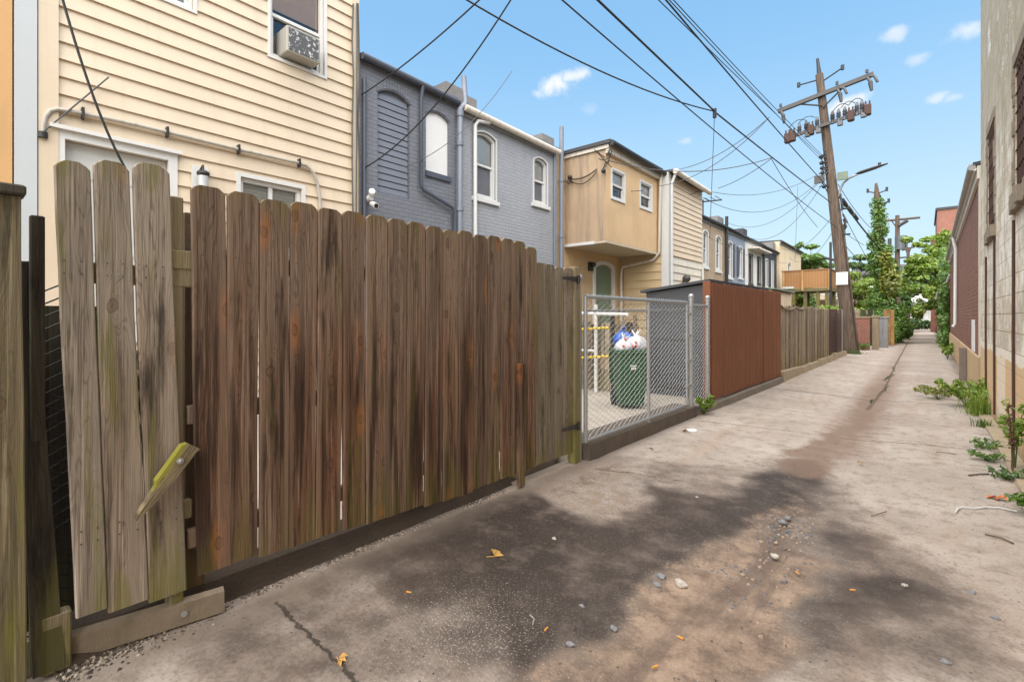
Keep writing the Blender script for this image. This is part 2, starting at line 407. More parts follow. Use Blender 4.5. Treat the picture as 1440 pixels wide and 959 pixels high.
def blockwall(t):
    x, y, z = t.sep(t.wpos())
    cr = t.noise(t.comb(y, z, 2.), 1.3, 4, .6)
    v = t.comb(y, t.m('ADD', z, t.m('MULTIPLY', t.m('SUBTRACT', cr, .5), .015)), 0.)
    br = t.new('ShaderNodeTexBrick', {'Vector': v, 'Color1': (0, 0, 0), 'Color2': (1, 1, 1), 'Mortar': (.5, .5, .5), 'Scale': 1., 'Mortar Size': .009, 'Mortar Smooth': .5, 'Bias': 0., 'Brick Width': .41, 'Row Height': .205})
    n1 = t.noise(t.comb(y, z, 0.), 1.2, 7, .68); n2 = t.noise(t.comb(t.m('MULTIPLY', y, 3.2), t.m('MULTIPLY', z, .42), 7.), 1., 7, .68); n3 = t.noise(t.comb(y, z, 4.), 26., 5, .7)
    base = t.mix(t.sep(br.outputs[0])[0], (.66, .62, .54), (.76, .72, .63))
    base = t.mix(t.m('MULTIPLY', t.ss(n1, .44, .60), .8), base, (.46, .375, .245))
    n6 = t.noise(t.comb(t.m('MULTIPLY', y, 1.4), z, 8.), 3.1, 7, .72)
    base = t.mix(t.m('MULTIPLY', t.ss(n6, .48, .60), .62), base, (.36, .325, .26))
    base = t.mix(t.m('MULTIPLY', t.ss(n6, .46, .36), .8), base, (.80, .78, .73))
    base = t.mix(t.m('MULTIPLY', t.ss(n2, .50, .70), .75), base, (.36, .285, .17))
    base = t.mix(t.m('MULTIPLY', t.ss(t.m('ADD', z, t.m('MULTIPLY', t.m('SUBTRACT', n2, .5), 3.)), 2.6, 4.6), .75), base, (.31, .27, .185))
    base = t.mix(t.ss(t.m('ADD', n1, t.m('MULTIPLY', t.m('SUBTRACT', n3, .5), .5)), .60, .66), base, (.70, .68, .64))
    # buff paint up to about waist height with a ragged whitewashed top edge
    zz = t.m('ADD', z, t.m('MULTIPLY', t.m('SUBTRACT', n1, .5), .30))
    c = t.mix(t.ss(zz, 1.06, 1.03), base, (.72, .66, .56)); c = t.mix(t.ss(zz, .93, .91), c, (.60, .42, .235))
    pan = t.m('MULTIPLY', t.ss(t.m('ABSOLUTE', t.m('SUBTRACT', y, 8.35)), .42, .40), t.ss(z, .92, .90))
    c = t.mix(t.m('MULTIPLY', pan, .8), c, (.72, .64, .52))
    low = t.ss(t.m('ADD', z, t.m('MULTIPLY', t.m('SUBTRACT', n2, .5), .5)), .28, .02)
    c = t.mix(t.m('MULTIPLY', low, .7), c, (.24, .18, .11))
    c = t.mix(t.m('MULTIPLY', br.outputs['Fac'], t.m('MULTIPLY', t.ss(z, .9, 1.05, .12, .6), t.ss(n1, .3, .6, .35, 1.))), c, (.30, .235, .16))
    # diagonal hairline settlement cracks
    dg = t.m('ADD', t.m('MULTIPLY', y, .62), t.m('ADD', z, t.m('MULTIPLY', n1, .5)))
    ck = t.m('ABSOLUTE', t.m('SUBTRACT', t.m('FRACT', t.m('MULTIPLY', dg, 1.15)), .5))
    c = t.mix(t.m('MULTIPLY', t.m('MULTIPLY', t.ss(ck, .018, .004), t.ss(z, 2., 3.2)), t.m('MULTIPLY', t.ss(n2, .35, .6), .8)), c, (.17, .14, .10))
    # rust running down below the pipe lines
    for yy in (7.15, 8.95, 10.1):
        dd = t.m('ABSOLUTE', t.m('SUBTRACT', t.m('ADD', y, t.m('MULTIPLY', t.m('SUBTRACT', n3, .5), .06)), yy))
        c = t.mix(t.m('MULTIPLY', t.m('MULTIPLY', t.ss(dd, .075, .01), t.ss(z, 2.75, 2.5)), .6), c, (.27, .10, .035))
    h = t.m('ADD', t.m('MULTIPLY', br.outputs['Fac'], -1.), t.m('MULTIPLY', n3, .8))
    return {'Base Color': c, 'Roughness': .88, 'Normal': t.bump(h, .7, .012)}
BLOCK = mat('painted_block_wall', blockwall)

def stucco(name, col, streak, streakcol):
    def fn(t):
        o = t.wpos()
        n = t.noise(o, 1.1, 6, .62); st = t.noise(t.mul(o, (6., 6., .55)), 1., 7, .68); g = t.noise(o, 90., 3, .7)
        c = t.mix(t.ss(n, .35, .7), col, tuple(q*.86 for q in col))
        c = t.mix(t.m('MULTIPLY', t.ss(st, .45, .72), streak), c, streakcol)
        return {'Base Color': c, 'Roughness': .9, 'Normal': t.bump(g, .35, .006)}
    return mat(name, fn)
STUCCO = stucco('buff_stucco', (.62, .43, .245), .15, (.35, .26, .17))
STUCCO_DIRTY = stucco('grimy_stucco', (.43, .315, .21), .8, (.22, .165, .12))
STUCCO_ORANGE = stucco('ochre_stucco', (.54, .33, .15), .15, (.4, .25, .12))
STUCCO_CREAM = stucco('cream_stucco', (.62, .50, .34), .3, (.35, .28, .2))

WHITE = plain('white_paint', (.60, .60, .59), .45, .05, 8, dirt=.15, dirtcol=(.45, .42, .36))
WHITE_BOARD = plain('white_board', (.68, .68, .68), .6, .03, 3)
DOORW = plain('door_paint', (.50, .51, .50), .4, .05, 4)
SLATE_TRIM = plain('slate_trim', (.065, .075, .10), .5, .1, 5)
SLATE_LOUVRE = plain('slate_louvre', (.155, .17, .21), .5, .06, 4)
GREY_PIPE = plain('grey_pipe', (.17, .19, .235), .45, .1, 7)
ROOFING = plain('roof_felt', (.05, .05, .055), .85, .25, 2)
FASCIA = plain('pale_fascia', (.62, .57, .50), .5, .08, 4, dirt=.4)
FASCIA_G = plain('grey_fascia', (.24, .25, .27), .5, .1, 4, dirt=.4)
CHIM = plain('chimney_render', (.19, .18, .18), .85, .3, 8, bump=.5)
SOFFIT = plain('soffit', (.52, .44, .34), .7, .15, 4)
DARKIN = plain('dark_room', (.02, .02, .022), .9, .1)
DARKMETAL = plain('dark_metal', (.035, .034, .033), .5, .2, 10, metal=.4)
BLACK = plain('black_cable', (.016, .016, .017), .55, .1)
CABLEGREY = plain('grey_cable', (.07, .072, .075), .55, .1)
CONDUIT = plain('grey_conduit', (.40, .37, .32), .5, .15, 9, dirt=.5)
GALV = plain('galvanised_steel', (.34, .35, .36), .42, .14, 14, metal=.55)
GALVW = plain('galvanised_wire', (.47, .475, .48), .38, .08, 20, metal=.5)
KERB = plain('kerb_concrete', (.17, .14, .115), .9, .3, 5, dirt=.5, dirtcol=(.05, .04, .03), bump=.5)
KERB2 = plain('pale_kerb', (.31, .245, .165), .9, .3, 4, dirt=.4, dirtcol=(.09, .09, .03), bump=.6)
SOIL = plain('dark_soil', (.045, .036, .028), .95, .4, 30, bump=.8)
GREENBIN = plain('green_plastic', (.022, .072, .030), .5, .12, 6)
BLUEP = plain('blue_plastic', (.012, .08, .36), .4, .2, 9)
BAG = plain('white_bag', (.56, .57, .60), .35, .05, 9)
REDP = plain('red_print', (.55, .06, .03), .4)
YELLOW = plain('yellow_webbing', (.62, .46, .03), .6, .15, 12)
SHEDGREY = plain('shed_grey', (.062, .066, .074), .6, .12, 4)
GREENROOF = plain('green_roof', (.17, .24, .19), .5, .15, 4)
POLEW = None
def polewood(t):
    x, y, z = t.sep(t.wpos())
    f = t.noise(t.comb(t.m('MULTIPLY', x, 40.), t.m('MULTIPLY', y, 40.), t.m('MULTIPLY', z, .9)), 1., 6, .68); b = t.noise(t.wpos(), 1.2, 5, .6)
    c = t.mix(t.ss(f, .3, .72), (.035, .024, .017), (.165, .115, .082)); c = t.mix(t.m('MULTIPLY', t.ss(b, .5, .8), .5), c, (.10, .074, .055))
    c = t.mix(t.ss(z, .35, .05, 0., .6), c, (.05, .06, .02))
    return {'Base Color': c, 'Roughness': .85, 'Normal': t.bump(f, .9, .015)}
POLEW = mat('pole_wood', polewood)
RUST = plain('rusty_steel', (.062, .030, .022), .75, .35, 12)
INSUL = plain('grey_insulator', (.085, .09, .10), .35, .15, 20)
STEELBOX = plain('grey_equipment', (.052, .048, .046), .5, .2, 12)
PAPER = plain('white_notice', (.74, .74, .72), .7, .06, 10)
DIRTW = plain('pale_render', (.58, .52, .43), .85, .2, 3, dirt=.4)
STONE = plain('rough_stone_trim', (.25, .205, .155), .95, .4, 14, bump=.9)
BARK = plain('bark', (.10, .075, .055), .9, .35, 9, bump=.8)

def glass(t):
    fr = t.new('ShaderNodeFresnel', {'IOR': 1.5}).outputs[0]
    g = t.new('ShaderNodeBsdfGlossy', {'Color': (1, 1, 1), 'Roughness': .03}).outputs[0]
    tr = t.new('ShaderNodeBsdfTransparent', {'Color': (.82, .84, .84)}).outputs[0]
    return t.new('ShaderNodeMixShader', {0: t.m('MULTIPLY_ADD', fr, .9, .06), 1: tr, 2: g}).outputs[0]
GLASS = mat('window_glass', glass)
def blind(t):
    z = t.sep(t.wpos())[2]
    w = t.m('FRACT', t.m('MULTIPLY', z, 22.))
    return {'Base Color': t.mix(t.ss(w, .72, .98), (.74, .74, .73), (.50, .51, .52)), 'Roughness': .6, 'Normal': t.bump(w, .4, .01)}
BLIND = mat('window_blind', blind)
def screen(t):
    n = t.noise(t.wpos(), 5., 4, .6)
    return {'Base Color': t.mix(n, (.075, .08, .095), (.14, .145, .16)), 'Roughness': .6}
SCREEN = mat('insect_screen', screen)
def ac_fins(t):
    x, y, z = t.sep(t.wpos())
    f = t.m('FRACT', t.m('MULTIPLY', y, 90.)); n = t.noise(t.wpos(), 26., 3, .6)
    c = t.mix(t.ss(n, .56, .60), (.10, .10, .10), (.62, .61, .58))
    return {'Base Color': t.mix(t.ss(f, .6, .9, 0., .4), c, (.05, .05, .05)), 'Roughness': .5, 'Metallic': .3}
ACFIN = mat('condenser_fins', ac_fins)
def grille(t):
    z = t.sep(t.wpos())[2]
    f = t.m('FRACT', t.m('MULTIPLY', z, 26.))
    return {'Base Color': t.mix(t.ss(f, .35, .6), (.035, .028, .025), (.10, .085, .075)), 'Roughness': .6, 'Normal': t.bump(f, .6, .02)}
GRILLE = mat('rusty_grille', grille)

def leafmat(name, a, b, yel=(.20, .21, .03)):
    def fn(t):
        i = t.island(); n = t.noise(t.wpos(), .9, 3, .6)
        c = t.mix(i, a, b); c = t.mix(t.m('MULTIPLY', t.ss(n, .45, .75), .6), c, tuple(q*.6 for q in a)); c = t.mix(t.ss(i, .82, 1., 0., .7), c, yel)
        d = t.new('ShaderNodeBsdfDiffuse', {'Color': c}).outputs[0]; tr = t.new('ShaderNodeBsdfTranslucent', {'Color': c}).outputs[0]
        gl = t.new('ShaderNodeBsdfGlossy', {'Color': (1, 1, 1), 'Roughness': .45}).outputs[0]
        s = t.new('ShaderNodeMixShader', {0: .35, 1: d, 2: tr}).outputs[0]
        return t.new('ShaderNodeMixShader', {0: .05, 1: s, 2: gl}).outputs[0]
    return mat(name, fn)
LEAF = leafmat('green_leaves', (.060, .150, .014), (.140, .260, .028))
LEAF_L = leafmat('light_leaves', (.14, .25, .020), (.25, .345, .035), (.30, .30, .04))
LEAF_D = leafmat('dark_leaves', (.035, .10, .016), (.10, .19, .026), (.10, .14, .03))
LEAF_Y = leafmat('yellow_leaves', (.16, .19, .02), (.24, .25, .03), (.34, .30, .03))
DRYLEAF = plain('dry_leaf', (.42, .24, .06), .7, .3, 60)
BUTT = plain('cigarette_filter', (.60, .24, .035), .8, .15, 80)
ROCK = plain('grey_stone', (.20, .20, .21), .85, .35, 40, bump=.5)
ROCKP = plain('pale_stone', (.42, .38, .33), .85, .3, 40, bump=.5)

# ------------------------------------------------------------------ ground
def seg_d(t, P, a, b):
    """distance in plan from P to the segment a-b"""
    ax, ay = a; bx, by = b; L2 = (bx-ax)**2+(by-ay)**2
    pa = t.vm('SUBTRACT', P, (ax, ay, 0.))
    h = t.m('MULTIPLY', t.vm('DOT_PRODUCT', pa, ((bx-ax)/L2, (by-ay)/L2, 0.), out=1), 1., clamp=True)
    sc_ = t.new('ShaderNodeVectorMath', operation='SCALE'); sc_.inputs[0].default_value = (bx-ax, by-ay, 0.); t.put(sc_.inputs['Scale'], h)
    return t.vm('LENGTH', t.vm('SUBTRACT', pa, sc_.outputs[0]), out=1)

JOINTS = [((-2.42, 1.06), (-1.62, 1.02), .0075), ((-1.62, 1.02), (-.9, .86), .0065), ((-.78, 6.80), (.62, 7.12), .010), ((-2.35, 6.6), (-.8, 6.8), .006),
          ((-2.3, 10.55), (-.62, 10.25), .022), ((-.62, 10.25), (.6, 10.5), .010), ((-2.2, 13.6), (.6, 13.8), .012), ((-2.2, 17.5), (.6, 17.6), .012), ((-2.1, 22.), (.7, 22.1), .013),
          ((-.66, 9.2), (-.60, 12.4), .020), ((-.60, 12.4), (-.66, 19.), .018), ((-.66, 19.), (-.72, 40.), .022), ((-2.0, 28.), (.7, 28.), .016), ((-2.3, 3.9), (-1.5, 4.1), .004)]
def concrete(t):
    Pw = t.wpos(); x, y, z = t.sep(Pw); P = t.comb(x, y, 0.)
    n1 = t.noise(P, 1.0, 8, .66); n2 = t.noise(P, 7., 7, .68); n3 = t.noise(P, 48., 5, .7); n4 = t.noise(P, 190., 3, .7)
    str_ = t.noise(t.comb(t.m('MULTIPLY', x, 3.2), t.m('MULTIPLY', y, .45), 4.), 1., 7, .66)
    c = t.mix(t.ss(n1, .3, .7), (.298, .254, .216), (.412, .362, .316))
    c = t.mix(t.m('MULTIPLY', t.ss(str_, .46, .70), .55), c, (.33, .235, .175))
    c = t.mix(t.m('MULTIPLY', t.ss(n2, .47, .66), .7), c, (.215, .172, .140))
    c = t.mix(t.m('MULTIPLY', t.ss(n3, .52, .66), .6), c, (.16, .128, .104))
    c = t.mix(t.m('MULTIPLY', t.ss(n4, .57, .68), .45), c, (.62, .56, .49))
    dk, sd, gt = t.attr('dark'), t.attr('sand'), t.attr('grit')
    fine = t.m('ADD', t.m('MULTIPLY', t.m('SUBTRACT', n2, .5), .75), t.m('MULTIPLY', t.m('SUBTRACT', n3, .5), .6))
    # sandy washed-out grit down the middle
    sm = t.m('MULTIPLY', t.ss(t.m('ADD', sd, t.m('MULTIPLY', fine, 1.7)), .22, .95), t.ss(n1, .2, .62, .55, 1.))
    sand = t.mix(t.ss(t.m('ADD', t.m('MULTIPLY', n2, .75), t.m('MULTIPLY', n3, .25)), .36, .62), (.145, .098, .070), (.315, .225, .160)); sand = t.mix(t.m('MULTIPLY', t.ss(str_, .50, .62), .75), sand, (.115, .080, .060))
    sand = t.mix(t.m('MULTIPLY', t.ss(n4, .58, .7), .5), sand, (.55, .45, .34))
    # black oily staining
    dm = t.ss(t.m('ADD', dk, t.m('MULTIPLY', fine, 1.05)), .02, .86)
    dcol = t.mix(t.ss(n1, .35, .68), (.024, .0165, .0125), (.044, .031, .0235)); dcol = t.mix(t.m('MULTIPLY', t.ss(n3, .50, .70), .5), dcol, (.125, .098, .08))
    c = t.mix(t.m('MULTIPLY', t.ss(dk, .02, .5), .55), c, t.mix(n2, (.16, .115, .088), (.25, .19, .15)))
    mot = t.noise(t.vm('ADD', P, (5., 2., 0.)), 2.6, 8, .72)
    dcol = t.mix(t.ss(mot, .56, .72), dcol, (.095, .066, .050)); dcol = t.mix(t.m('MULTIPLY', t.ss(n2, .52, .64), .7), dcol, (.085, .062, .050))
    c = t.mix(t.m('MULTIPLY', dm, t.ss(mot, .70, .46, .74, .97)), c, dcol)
    c = t.mix(sm, c, sand)
    tr = t.m('MULTIPLY', t.ss(t.m('ADD', t.attr('track'), t.m('MULTIPLY', fine, .8)), .2, .9), .8)
    c = t.mix(tr, c, t.mix(n3, (.125, .078, .054), (.235, .155, .11)))
    # pale specks of grit lying on the stain
    n5 = t.noise(P, 95., 4, .75)
    sp = t.ss(t.m('ADD', n5, t.m('MULTIPLY', gt, .12)), .67, .73)
    c = t.mix(t.m('MULTIPLY', sp, .7), c, (.46, .41, .355))
    dots = t.m('MULTIPLY', t.ss(t.noise(t.vm('ADD', P, (3., 8., 0.)), 70., 4, .8), .60, .70), t.ss(n2, .35, .6, .25, .8))
    c = t.mix(dots, c, (.085, .066, .053))
    vo2 = t.new('ShaderNodeTexVoronoi', {'Vector': P, 'Scale': 21., 'Randomness': 1.}, voronoi_dimensions='2D')
    sp2 = t.m('MULTIPLY', t.ss(vo2.outputs['Distance'], .17, .08), t.m('GREATER_THAN', t.sep(vo2.outputs['Color'])[1], .95))
    c = t.mix(t.m('MULTIPLY', sp2, .8), c, (.06, .048, .04))
    # joints and cracks
    wv = t.mul(t.vm('SUBTRACT', t.new('ShaderNodeTexNoise', {'Vector': P, 'Scale': 11., 'Detail': 6., 'Roughness': .7}).outputs['Color'], (.5, .5, .5)), (.10, .10, 0.))
    Pj = t.vm('ADD', P, wv); cr = 0.
    for a, b, w in JOINTS:
        d = seg_d(t, Pj, a, b); cr = t.m('MAXIMUM', cr, t.ss(d, w*1.5, w*.5))
    c = t.mix(t.m('MULTIPLY', cr, t.ss(n2, .25, .5, .35, .92)), c, (.040, .032, .024))
    gutter = t.m('MULTIPLY', t.ss(t.m('ABSOLUTE', t.m('ADD', t.m('ADD', x, t.m('MULTIPLY', t.m('SUBTRACT', n1, .5), .5)), .66)), .42, .05), t.ss(y, 5., 9.))
    c = t.mix(t.m('MULTIPLY', gutter, .38), c, (.20, .14, .105))
    edge = t.m('MAXIMUM', t.ss(t.m('ADD', x, t.m('MULTIPLY', fine, .25)), -2.28, -2.50), t.ss(t.m('ADD', x, t.m('MULTIPLY', fine, .25)), .50, .68))
    c = t.mix(t.m('MULTIPLY', edge, .6), c, (.13, .10, .078))
    h = t.m('ADD', t.m('ADD', t.m('MULTIPLY', n3, .7), t.m('MULTIPLY', n4, .35)), t.m('ADD', t.m('MULTIPLY', cr, -2.2), t.m('MULTIPLY', t.m('MULTIPLY', sm, n2), 1.6)))
    return {'Base Color': c, 'Roughness': t.m('MULTIPLY_ADD', dm, -.25, .92), 'Specular IOR Level': .3, 'Normal': t.bump(h, .62, .010)}
CONC = mat('alley_concrete', concrete)

def pxpoly(L): return np.array([tuple(G(u, v))[:2] for u, v in L])
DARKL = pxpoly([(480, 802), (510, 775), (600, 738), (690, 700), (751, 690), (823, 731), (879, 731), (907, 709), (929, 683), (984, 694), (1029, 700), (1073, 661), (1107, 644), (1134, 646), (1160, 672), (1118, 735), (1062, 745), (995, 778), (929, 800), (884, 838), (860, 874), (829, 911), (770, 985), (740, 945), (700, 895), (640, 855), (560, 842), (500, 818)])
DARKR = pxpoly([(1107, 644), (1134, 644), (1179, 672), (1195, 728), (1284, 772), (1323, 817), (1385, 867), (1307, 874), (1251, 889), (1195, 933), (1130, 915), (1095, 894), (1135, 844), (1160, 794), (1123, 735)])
SANDP = pxpoly([(1120, 690), (1112, 744), (1162, 794), (1145, 844), (1105, 894), (1085, 975), (760, 975), (829, 911), (862, 872), (884, 833), (929, 794), (995, 772), (1055, 741)])
NECK = pxpoly([(1120, 655), (1150, 632), (1195, 600), (1220, 572), (1232, 552), (1240, 540)])
PATCH = pxpoly([(700, 690), (760, 660), (850, 640), (905, 668), (900, 700), (870, 725), (820, 722), (752, 700)])
MID = pxpoly([(230, 905), (400, 830), (500, 775), (640, 735), (760, 745), (800, 860), (760, 985), (120, 985)])
MID2 = pxpoly([(1080, 985), (1120, 890), (1300, 860), (1400, 880), (1440, 930), (1440, 985)])
MID3 = pxpoly([(640, 745), (700, 690), (800, 650), (900, 640), (1010, 660), (1080, 640), (1060, 700), (900, 740)])
def sd_poly(px, py, poly):
    d = np.full(px.shape, 1e9); ins = np.zeros(px.shape, bool); n = len(poly)
    for i in range(n):
        a, b = poly[i], poly[(i+1) % n]; ex, ey = b-a; wx, wy = px-a[0], py-a[1]
        h = np.clip((wx*ex+wy*ey)/(ex*ex+ey*ey), 0, 1); d = np.minimum(d, np.hypot(wx-ex*h, wy-ey*h))
        cnd = ((a[1] <= py) & (b[1] > py)) | ((b[1] <= py) & (a[1] > py))
        ins ^= cnd & (px < a[0]+(py-a[1])*ex/(ey if ey else 1e-9))
    return np.where(ins, -d, d)
def sd_line(px, py, pts, w0, w1):
    d = np.full(px.shape, 1e9); n = len(pts)-1
    for i in range(n):
        a, b = pts[i], pts[i+1]; ex, ey = b-a; wx, wy = px-a[0], py-a[1]
        h = np.clip((wx*ex+wy*ey)/(ex*ex+ey*ey), 0, 1); d = np.minimum(d, np.hypot(wx-ex*h, wy-ey*h)-(w0+(w1-w0)*(i+h)/n))
    return d
def sm(v, a, b): t = np.clip((v-a)/(b-a), 0, 1); return t*t*(3-2*t)
def vnoise(X_, Y_, s, seed):
    rg = np.random.default_rng(seed); T = rg.uniform(-1, 1, (97, 97))
    def one(x, y):
        i, j = np.floor(x).astype(int), np.floor(y).astype(int); fx, fy = x-i, y-j; fx, fy = fx*fx*(3-2*fx), fy*fy*(3-2*fy)
        g = lambda a, b: T[a % 97, b % 97]
        return (g(i, j)*(1-fx)+g(i+1, j)*fx)*(1-fy)+(g(i, j+1)*(1-fx)+g(i+1, j+1)*fx)*fy
    return one(X_*s, Y_*s)*.55+one(X_*s*2.1+5, Y_*s*2.1)*.28+one(X_*s*4.3, Y_*s*4.3+9)*.17

def alley_sheet():
    x0, x1 = -2.66, .74
    ys = np.concatenate([np.arange(-2.5, 0, .12), np.arange(0, 9, .032), np.arange(9, 16, .09), np.arange(16, 96, .8)])
    xs = np.arange(x0, x1+.02, .034)
    Xg, Yg = np.meshgrid(xs, ys)
    w1, w2 = vnoise(Xg, Yg, 2.6, 1)*.17, vnoise(Xg, Yg, 2.6, 2)*.17
    px, py = Xg+w1, Yg+w2
    dl, dr, sa, nk, pt = sd_poly(px, py, DARKL), sd_poly(px, py, DARKR), sd_poly(px, py, SANDP), sd_line(px, py, NECK, .17, .08), sd_poly(px, py, PATCH)
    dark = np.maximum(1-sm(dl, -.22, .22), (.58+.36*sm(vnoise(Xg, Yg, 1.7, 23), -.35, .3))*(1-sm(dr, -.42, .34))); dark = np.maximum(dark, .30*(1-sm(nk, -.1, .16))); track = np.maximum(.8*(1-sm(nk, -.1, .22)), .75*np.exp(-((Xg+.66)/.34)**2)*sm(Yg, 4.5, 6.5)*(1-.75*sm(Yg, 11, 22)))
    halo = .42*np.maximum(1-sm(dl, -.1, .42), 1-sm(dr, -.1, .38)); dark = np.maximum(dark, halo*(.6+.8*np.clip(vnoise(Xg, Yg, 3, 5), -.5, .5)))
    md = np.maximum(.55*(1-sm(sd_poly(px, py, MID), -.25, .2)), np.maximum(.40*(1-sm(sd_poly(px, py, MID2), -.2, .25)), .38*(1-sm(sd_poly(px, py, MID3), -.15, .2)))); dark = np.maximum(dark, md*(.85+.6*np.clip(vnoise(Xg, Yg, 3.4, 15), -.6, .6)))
    sand = 1-sm(sa, -.14, .16); dark = np.maximum(dark, sand*.75)
    sand = np.maximum(sand, .50*(1-sm(pt, -.1, .15))); dark = np.maximum(dark*(1-.5*(1-sm(pt, -.1, .1))), 0)
    grit = np.maximum(np.exp(-((Xg+1.6)**2+(Yg-1.55)**2)/.35), np.exp(-(sa/.25)**2)*.6); grit = np.maximum(grit, .3*(dark > .5))
    Z = vnoise(Xg, Yg, .8, 3)*.012 + vnoise(Xg, Yg, 5, 4)*.003 - .022*np.exp(-((Xg+.66)/.32)**2)*sm(Yg, 1, 5)
    Z += sand*(vnoise(Xg, Yg, 9, 6)*.010-.008) + .012*(1-sm(pt, -.05, .12))*np.abs(vnoise(Xg, Yg, 4, 8))
    Z -= .02*sm(Yg, 30, 90)
    n, m = Xg.shape
    V = np.stack([Xg, Yg, Z], -1).reshape(-1, 3)
    idx = np.arange(n*m).reshape(n, m); F = np.stack([idx[:-1, :-1], idx[:-1, 1:], idx[1:, 1:], idx[1:, :-1]], -1).reshape(-1, 4)
    me = bpy.data.meshes.new('alley'); me.from_pydata(V.tolist(), [], F.tolist())
    for nm, A in (('dark', dark), ('sand', sand), ('grit', grit), ('track', track)):
        at = me.attributes.new(nm, 'FLOAT', 'POINT'); at.data.foreach_set('value', A.reshape(-1).astype(np.float32))
    me.polygons.foreach_set('use_smooth', [True]*len(F)); me.materials.append(CONC); me.update()
    o = bpy.data.objects.new('alley', me); COL.objects.link(o); return setp(o, 'concrete alley with dark oily stains and a sandy middle', 'alley', kind='structure')
alley_sheet()

def groundm(t):
    n = t.noise(t.wpos(), .6, 6, .65); n2 = t.noise(t.wpos(), 9., 5, .65)
    return {'Base Color': t.mix(n2, t.mix(n, (.16, .13, .10), (.24, .2, .16)), (.12, .12, .06)), 'Roughness': .95}
GROUND = mat('bare_ground', groundm)
MB().quad((-1500, -1500, -.12), (1500, -1500, -.12), (1500, 1500, -.12), (-1500, 1500, -.12)).build('ground', GROUND, label='flat bare ground beyond the alley', cat='ground', kind='structure')
YARD = plain('yard_concrete', (.31, .27, .225), .9, .2, 3, dirt=.2, bump=.4)
MB().box(-7.0, -2.72, 4.05, 8.32, -.1, .07).build('yard_paving', YARD, label='pale concrete yard behind the chain link gate', cat='paving', kind='structure')
MB().box(-7.0, -2.84, -2.0, 4.03, -.1, .05).build('yard_ground', plain('yard_earth', (.36, .29, .25), .95, .3, 4, bump=.5), label='earth and paving of the yard behind the tall board fence', cat='ground', kind='structure')
# ------------------------------------------------------------------ houses on the left
def rect(x, u0, u1, vt, vb, ref=0):
    """opening on the wall plane x from photo columns u0..u1 and the top/bottom rows read at column ref (0 = left edge, 1 = right edge)"""
    a, b = PX(u0, vt, x), PX(u1, vt, x)
    u = (u0, u1)[ref]
    return (a.y, b.y, PX(u, vb, x).z, PX(u, vt, x).z)

def window(par, fr, a, b, c, d, rise=0., rec=.09, fw=.07, sash=True, frame=WHITE, blind_to=.5, sill=True, lower=None, split=.5, vert=False, trim=0., name='window'):
    """framed sash window set into its opening: window > sash, pane, blind, sill"""
    mb = MB(); e = .004
    if trim: mb.ring(fr, outline(a-trim, b+trim, c-trim, d+trim, rise), outline(a+e, b-e, c+e, d-e, rise), .0, .028)
    mb.ring(fr, outline(a+e, b-e, c+e, d-e, rise), inset(a, b, c, d, rise, fw), -rec, -rec+.06)
    w = mb.build(name, frame, par)
    ia, ib, ic, idd = a+fw, b-fw, c+fw, d-fw
    mid = ic+(idd-ic)*split
    s = MB()
    if vert:
        m2 = (ia+ib)/2; s.fbox(fr, m2-.025, m2+.025, ic+.003, idd-.003, -rec, -rec+.045)
    elif sash:
        s.fbox(fr, ia+.002, ib-.002, mid-.022, mid+.022, -rec-.012, -rec+.04)
        for q in (ia+.002, ib-.03): s.fbox(fr, q, q+.028, ic+.003, mid-.024, -rec-.01, -rec+.02)
        s.fbox(fr, ia+.032, ib-.032, ic+.003, ic+.035, -rec-.01, -rec+.02)
    if s.v: s.build('sash', frame, w)
    ol = inset(a, b, c, d, rise, fw-.004); g = MB().add([fr.p(p_, q_, -rec-.014) for p_, q_ in ol], (tuple(range(len(ol))),)); g.build('pane', GLASS, w)
    if blind_to > 0:
        bl = MB(); zb = idd-(idd-ic)*blind_to
        bl.plate(fr, outline(ia-.02, ib+.02, zb, idd+.01, rise), -rec-.035, -rec-.028); bl.build('blind', BLIND, w)
    if lower:
        sc2 = MB(); sc2.fbox(fr, ia+.001, ib-.001, ic+.002, mid-.026, -rec-.012, -rec-.006); sc2.build('screen', lower, w)
    k = MB(); k.fbox(fr, a-.05, b+.05, c-.1, d+.1, -rec-.5, -rec-.49)
    for q0, q1 in ((a-.05, a-.045), (b+.045, b+.05)): k.fbox(fr, q0, q1, c-.1, d+.1, -rec-.485, -rec-.03)
    k.build('dark_interior', DARKIN, w)
    if sill:
        l = MB(); l.fbox(fr, a-.06-trim, b+.06+trim, c-.085-trim, c-.004-trim, -.05, .055); l.build('sill', frame, w)
    return w

def shell(mb, x, y0, y1, h, depth=9.):
    """side and back walls of a house whose front is the plane x"""
    mb.quad((x, y0, -.1), (x, y0, h), (x-depth, y0, h), (x-depth, y0, -.1)); mb.quad((x, y1, -.1), (x-depth, y1, -.1), (x-depth, y1, h), (x, y1, h))
    mb.quad((x-depth, y0, -.1), (x-depth, y0, h), (x-depth, y1, h), (x-depth, y1, -.1)); return mb
def froof(par, x, y0, y1, h, over=.1, depth=9., th=.08, m=ROOFING):
    return MB().hexa([(x-depth, y0, h+.25), (x+over, y0, h), (x+over, y1, h), (x-depth, y1, h+.25), (x-depth, y0, h+.25+th), (x+over, y0, h+th), (x+over, y1, h+th), (x-depth, y1, h+.25+th)]).build('roof', m, par)
def gutter(par, pts, m, r=.065):
    return MB().tube(pts, r, 8).build('gutter', m, par)
def pipe(par, name, pts, r, m, collars=()):
    mb = MB(); mb.tube(pts, r, 10)
    for i, (p, q) in enumerate(collars): mb.tube([p, q], r*1.3, 10)
    return mb.build(name, m, par)

XH = -7.0
FX = Fr((XH, 0, 0), (0, 1, 0), (1, 0, 0))

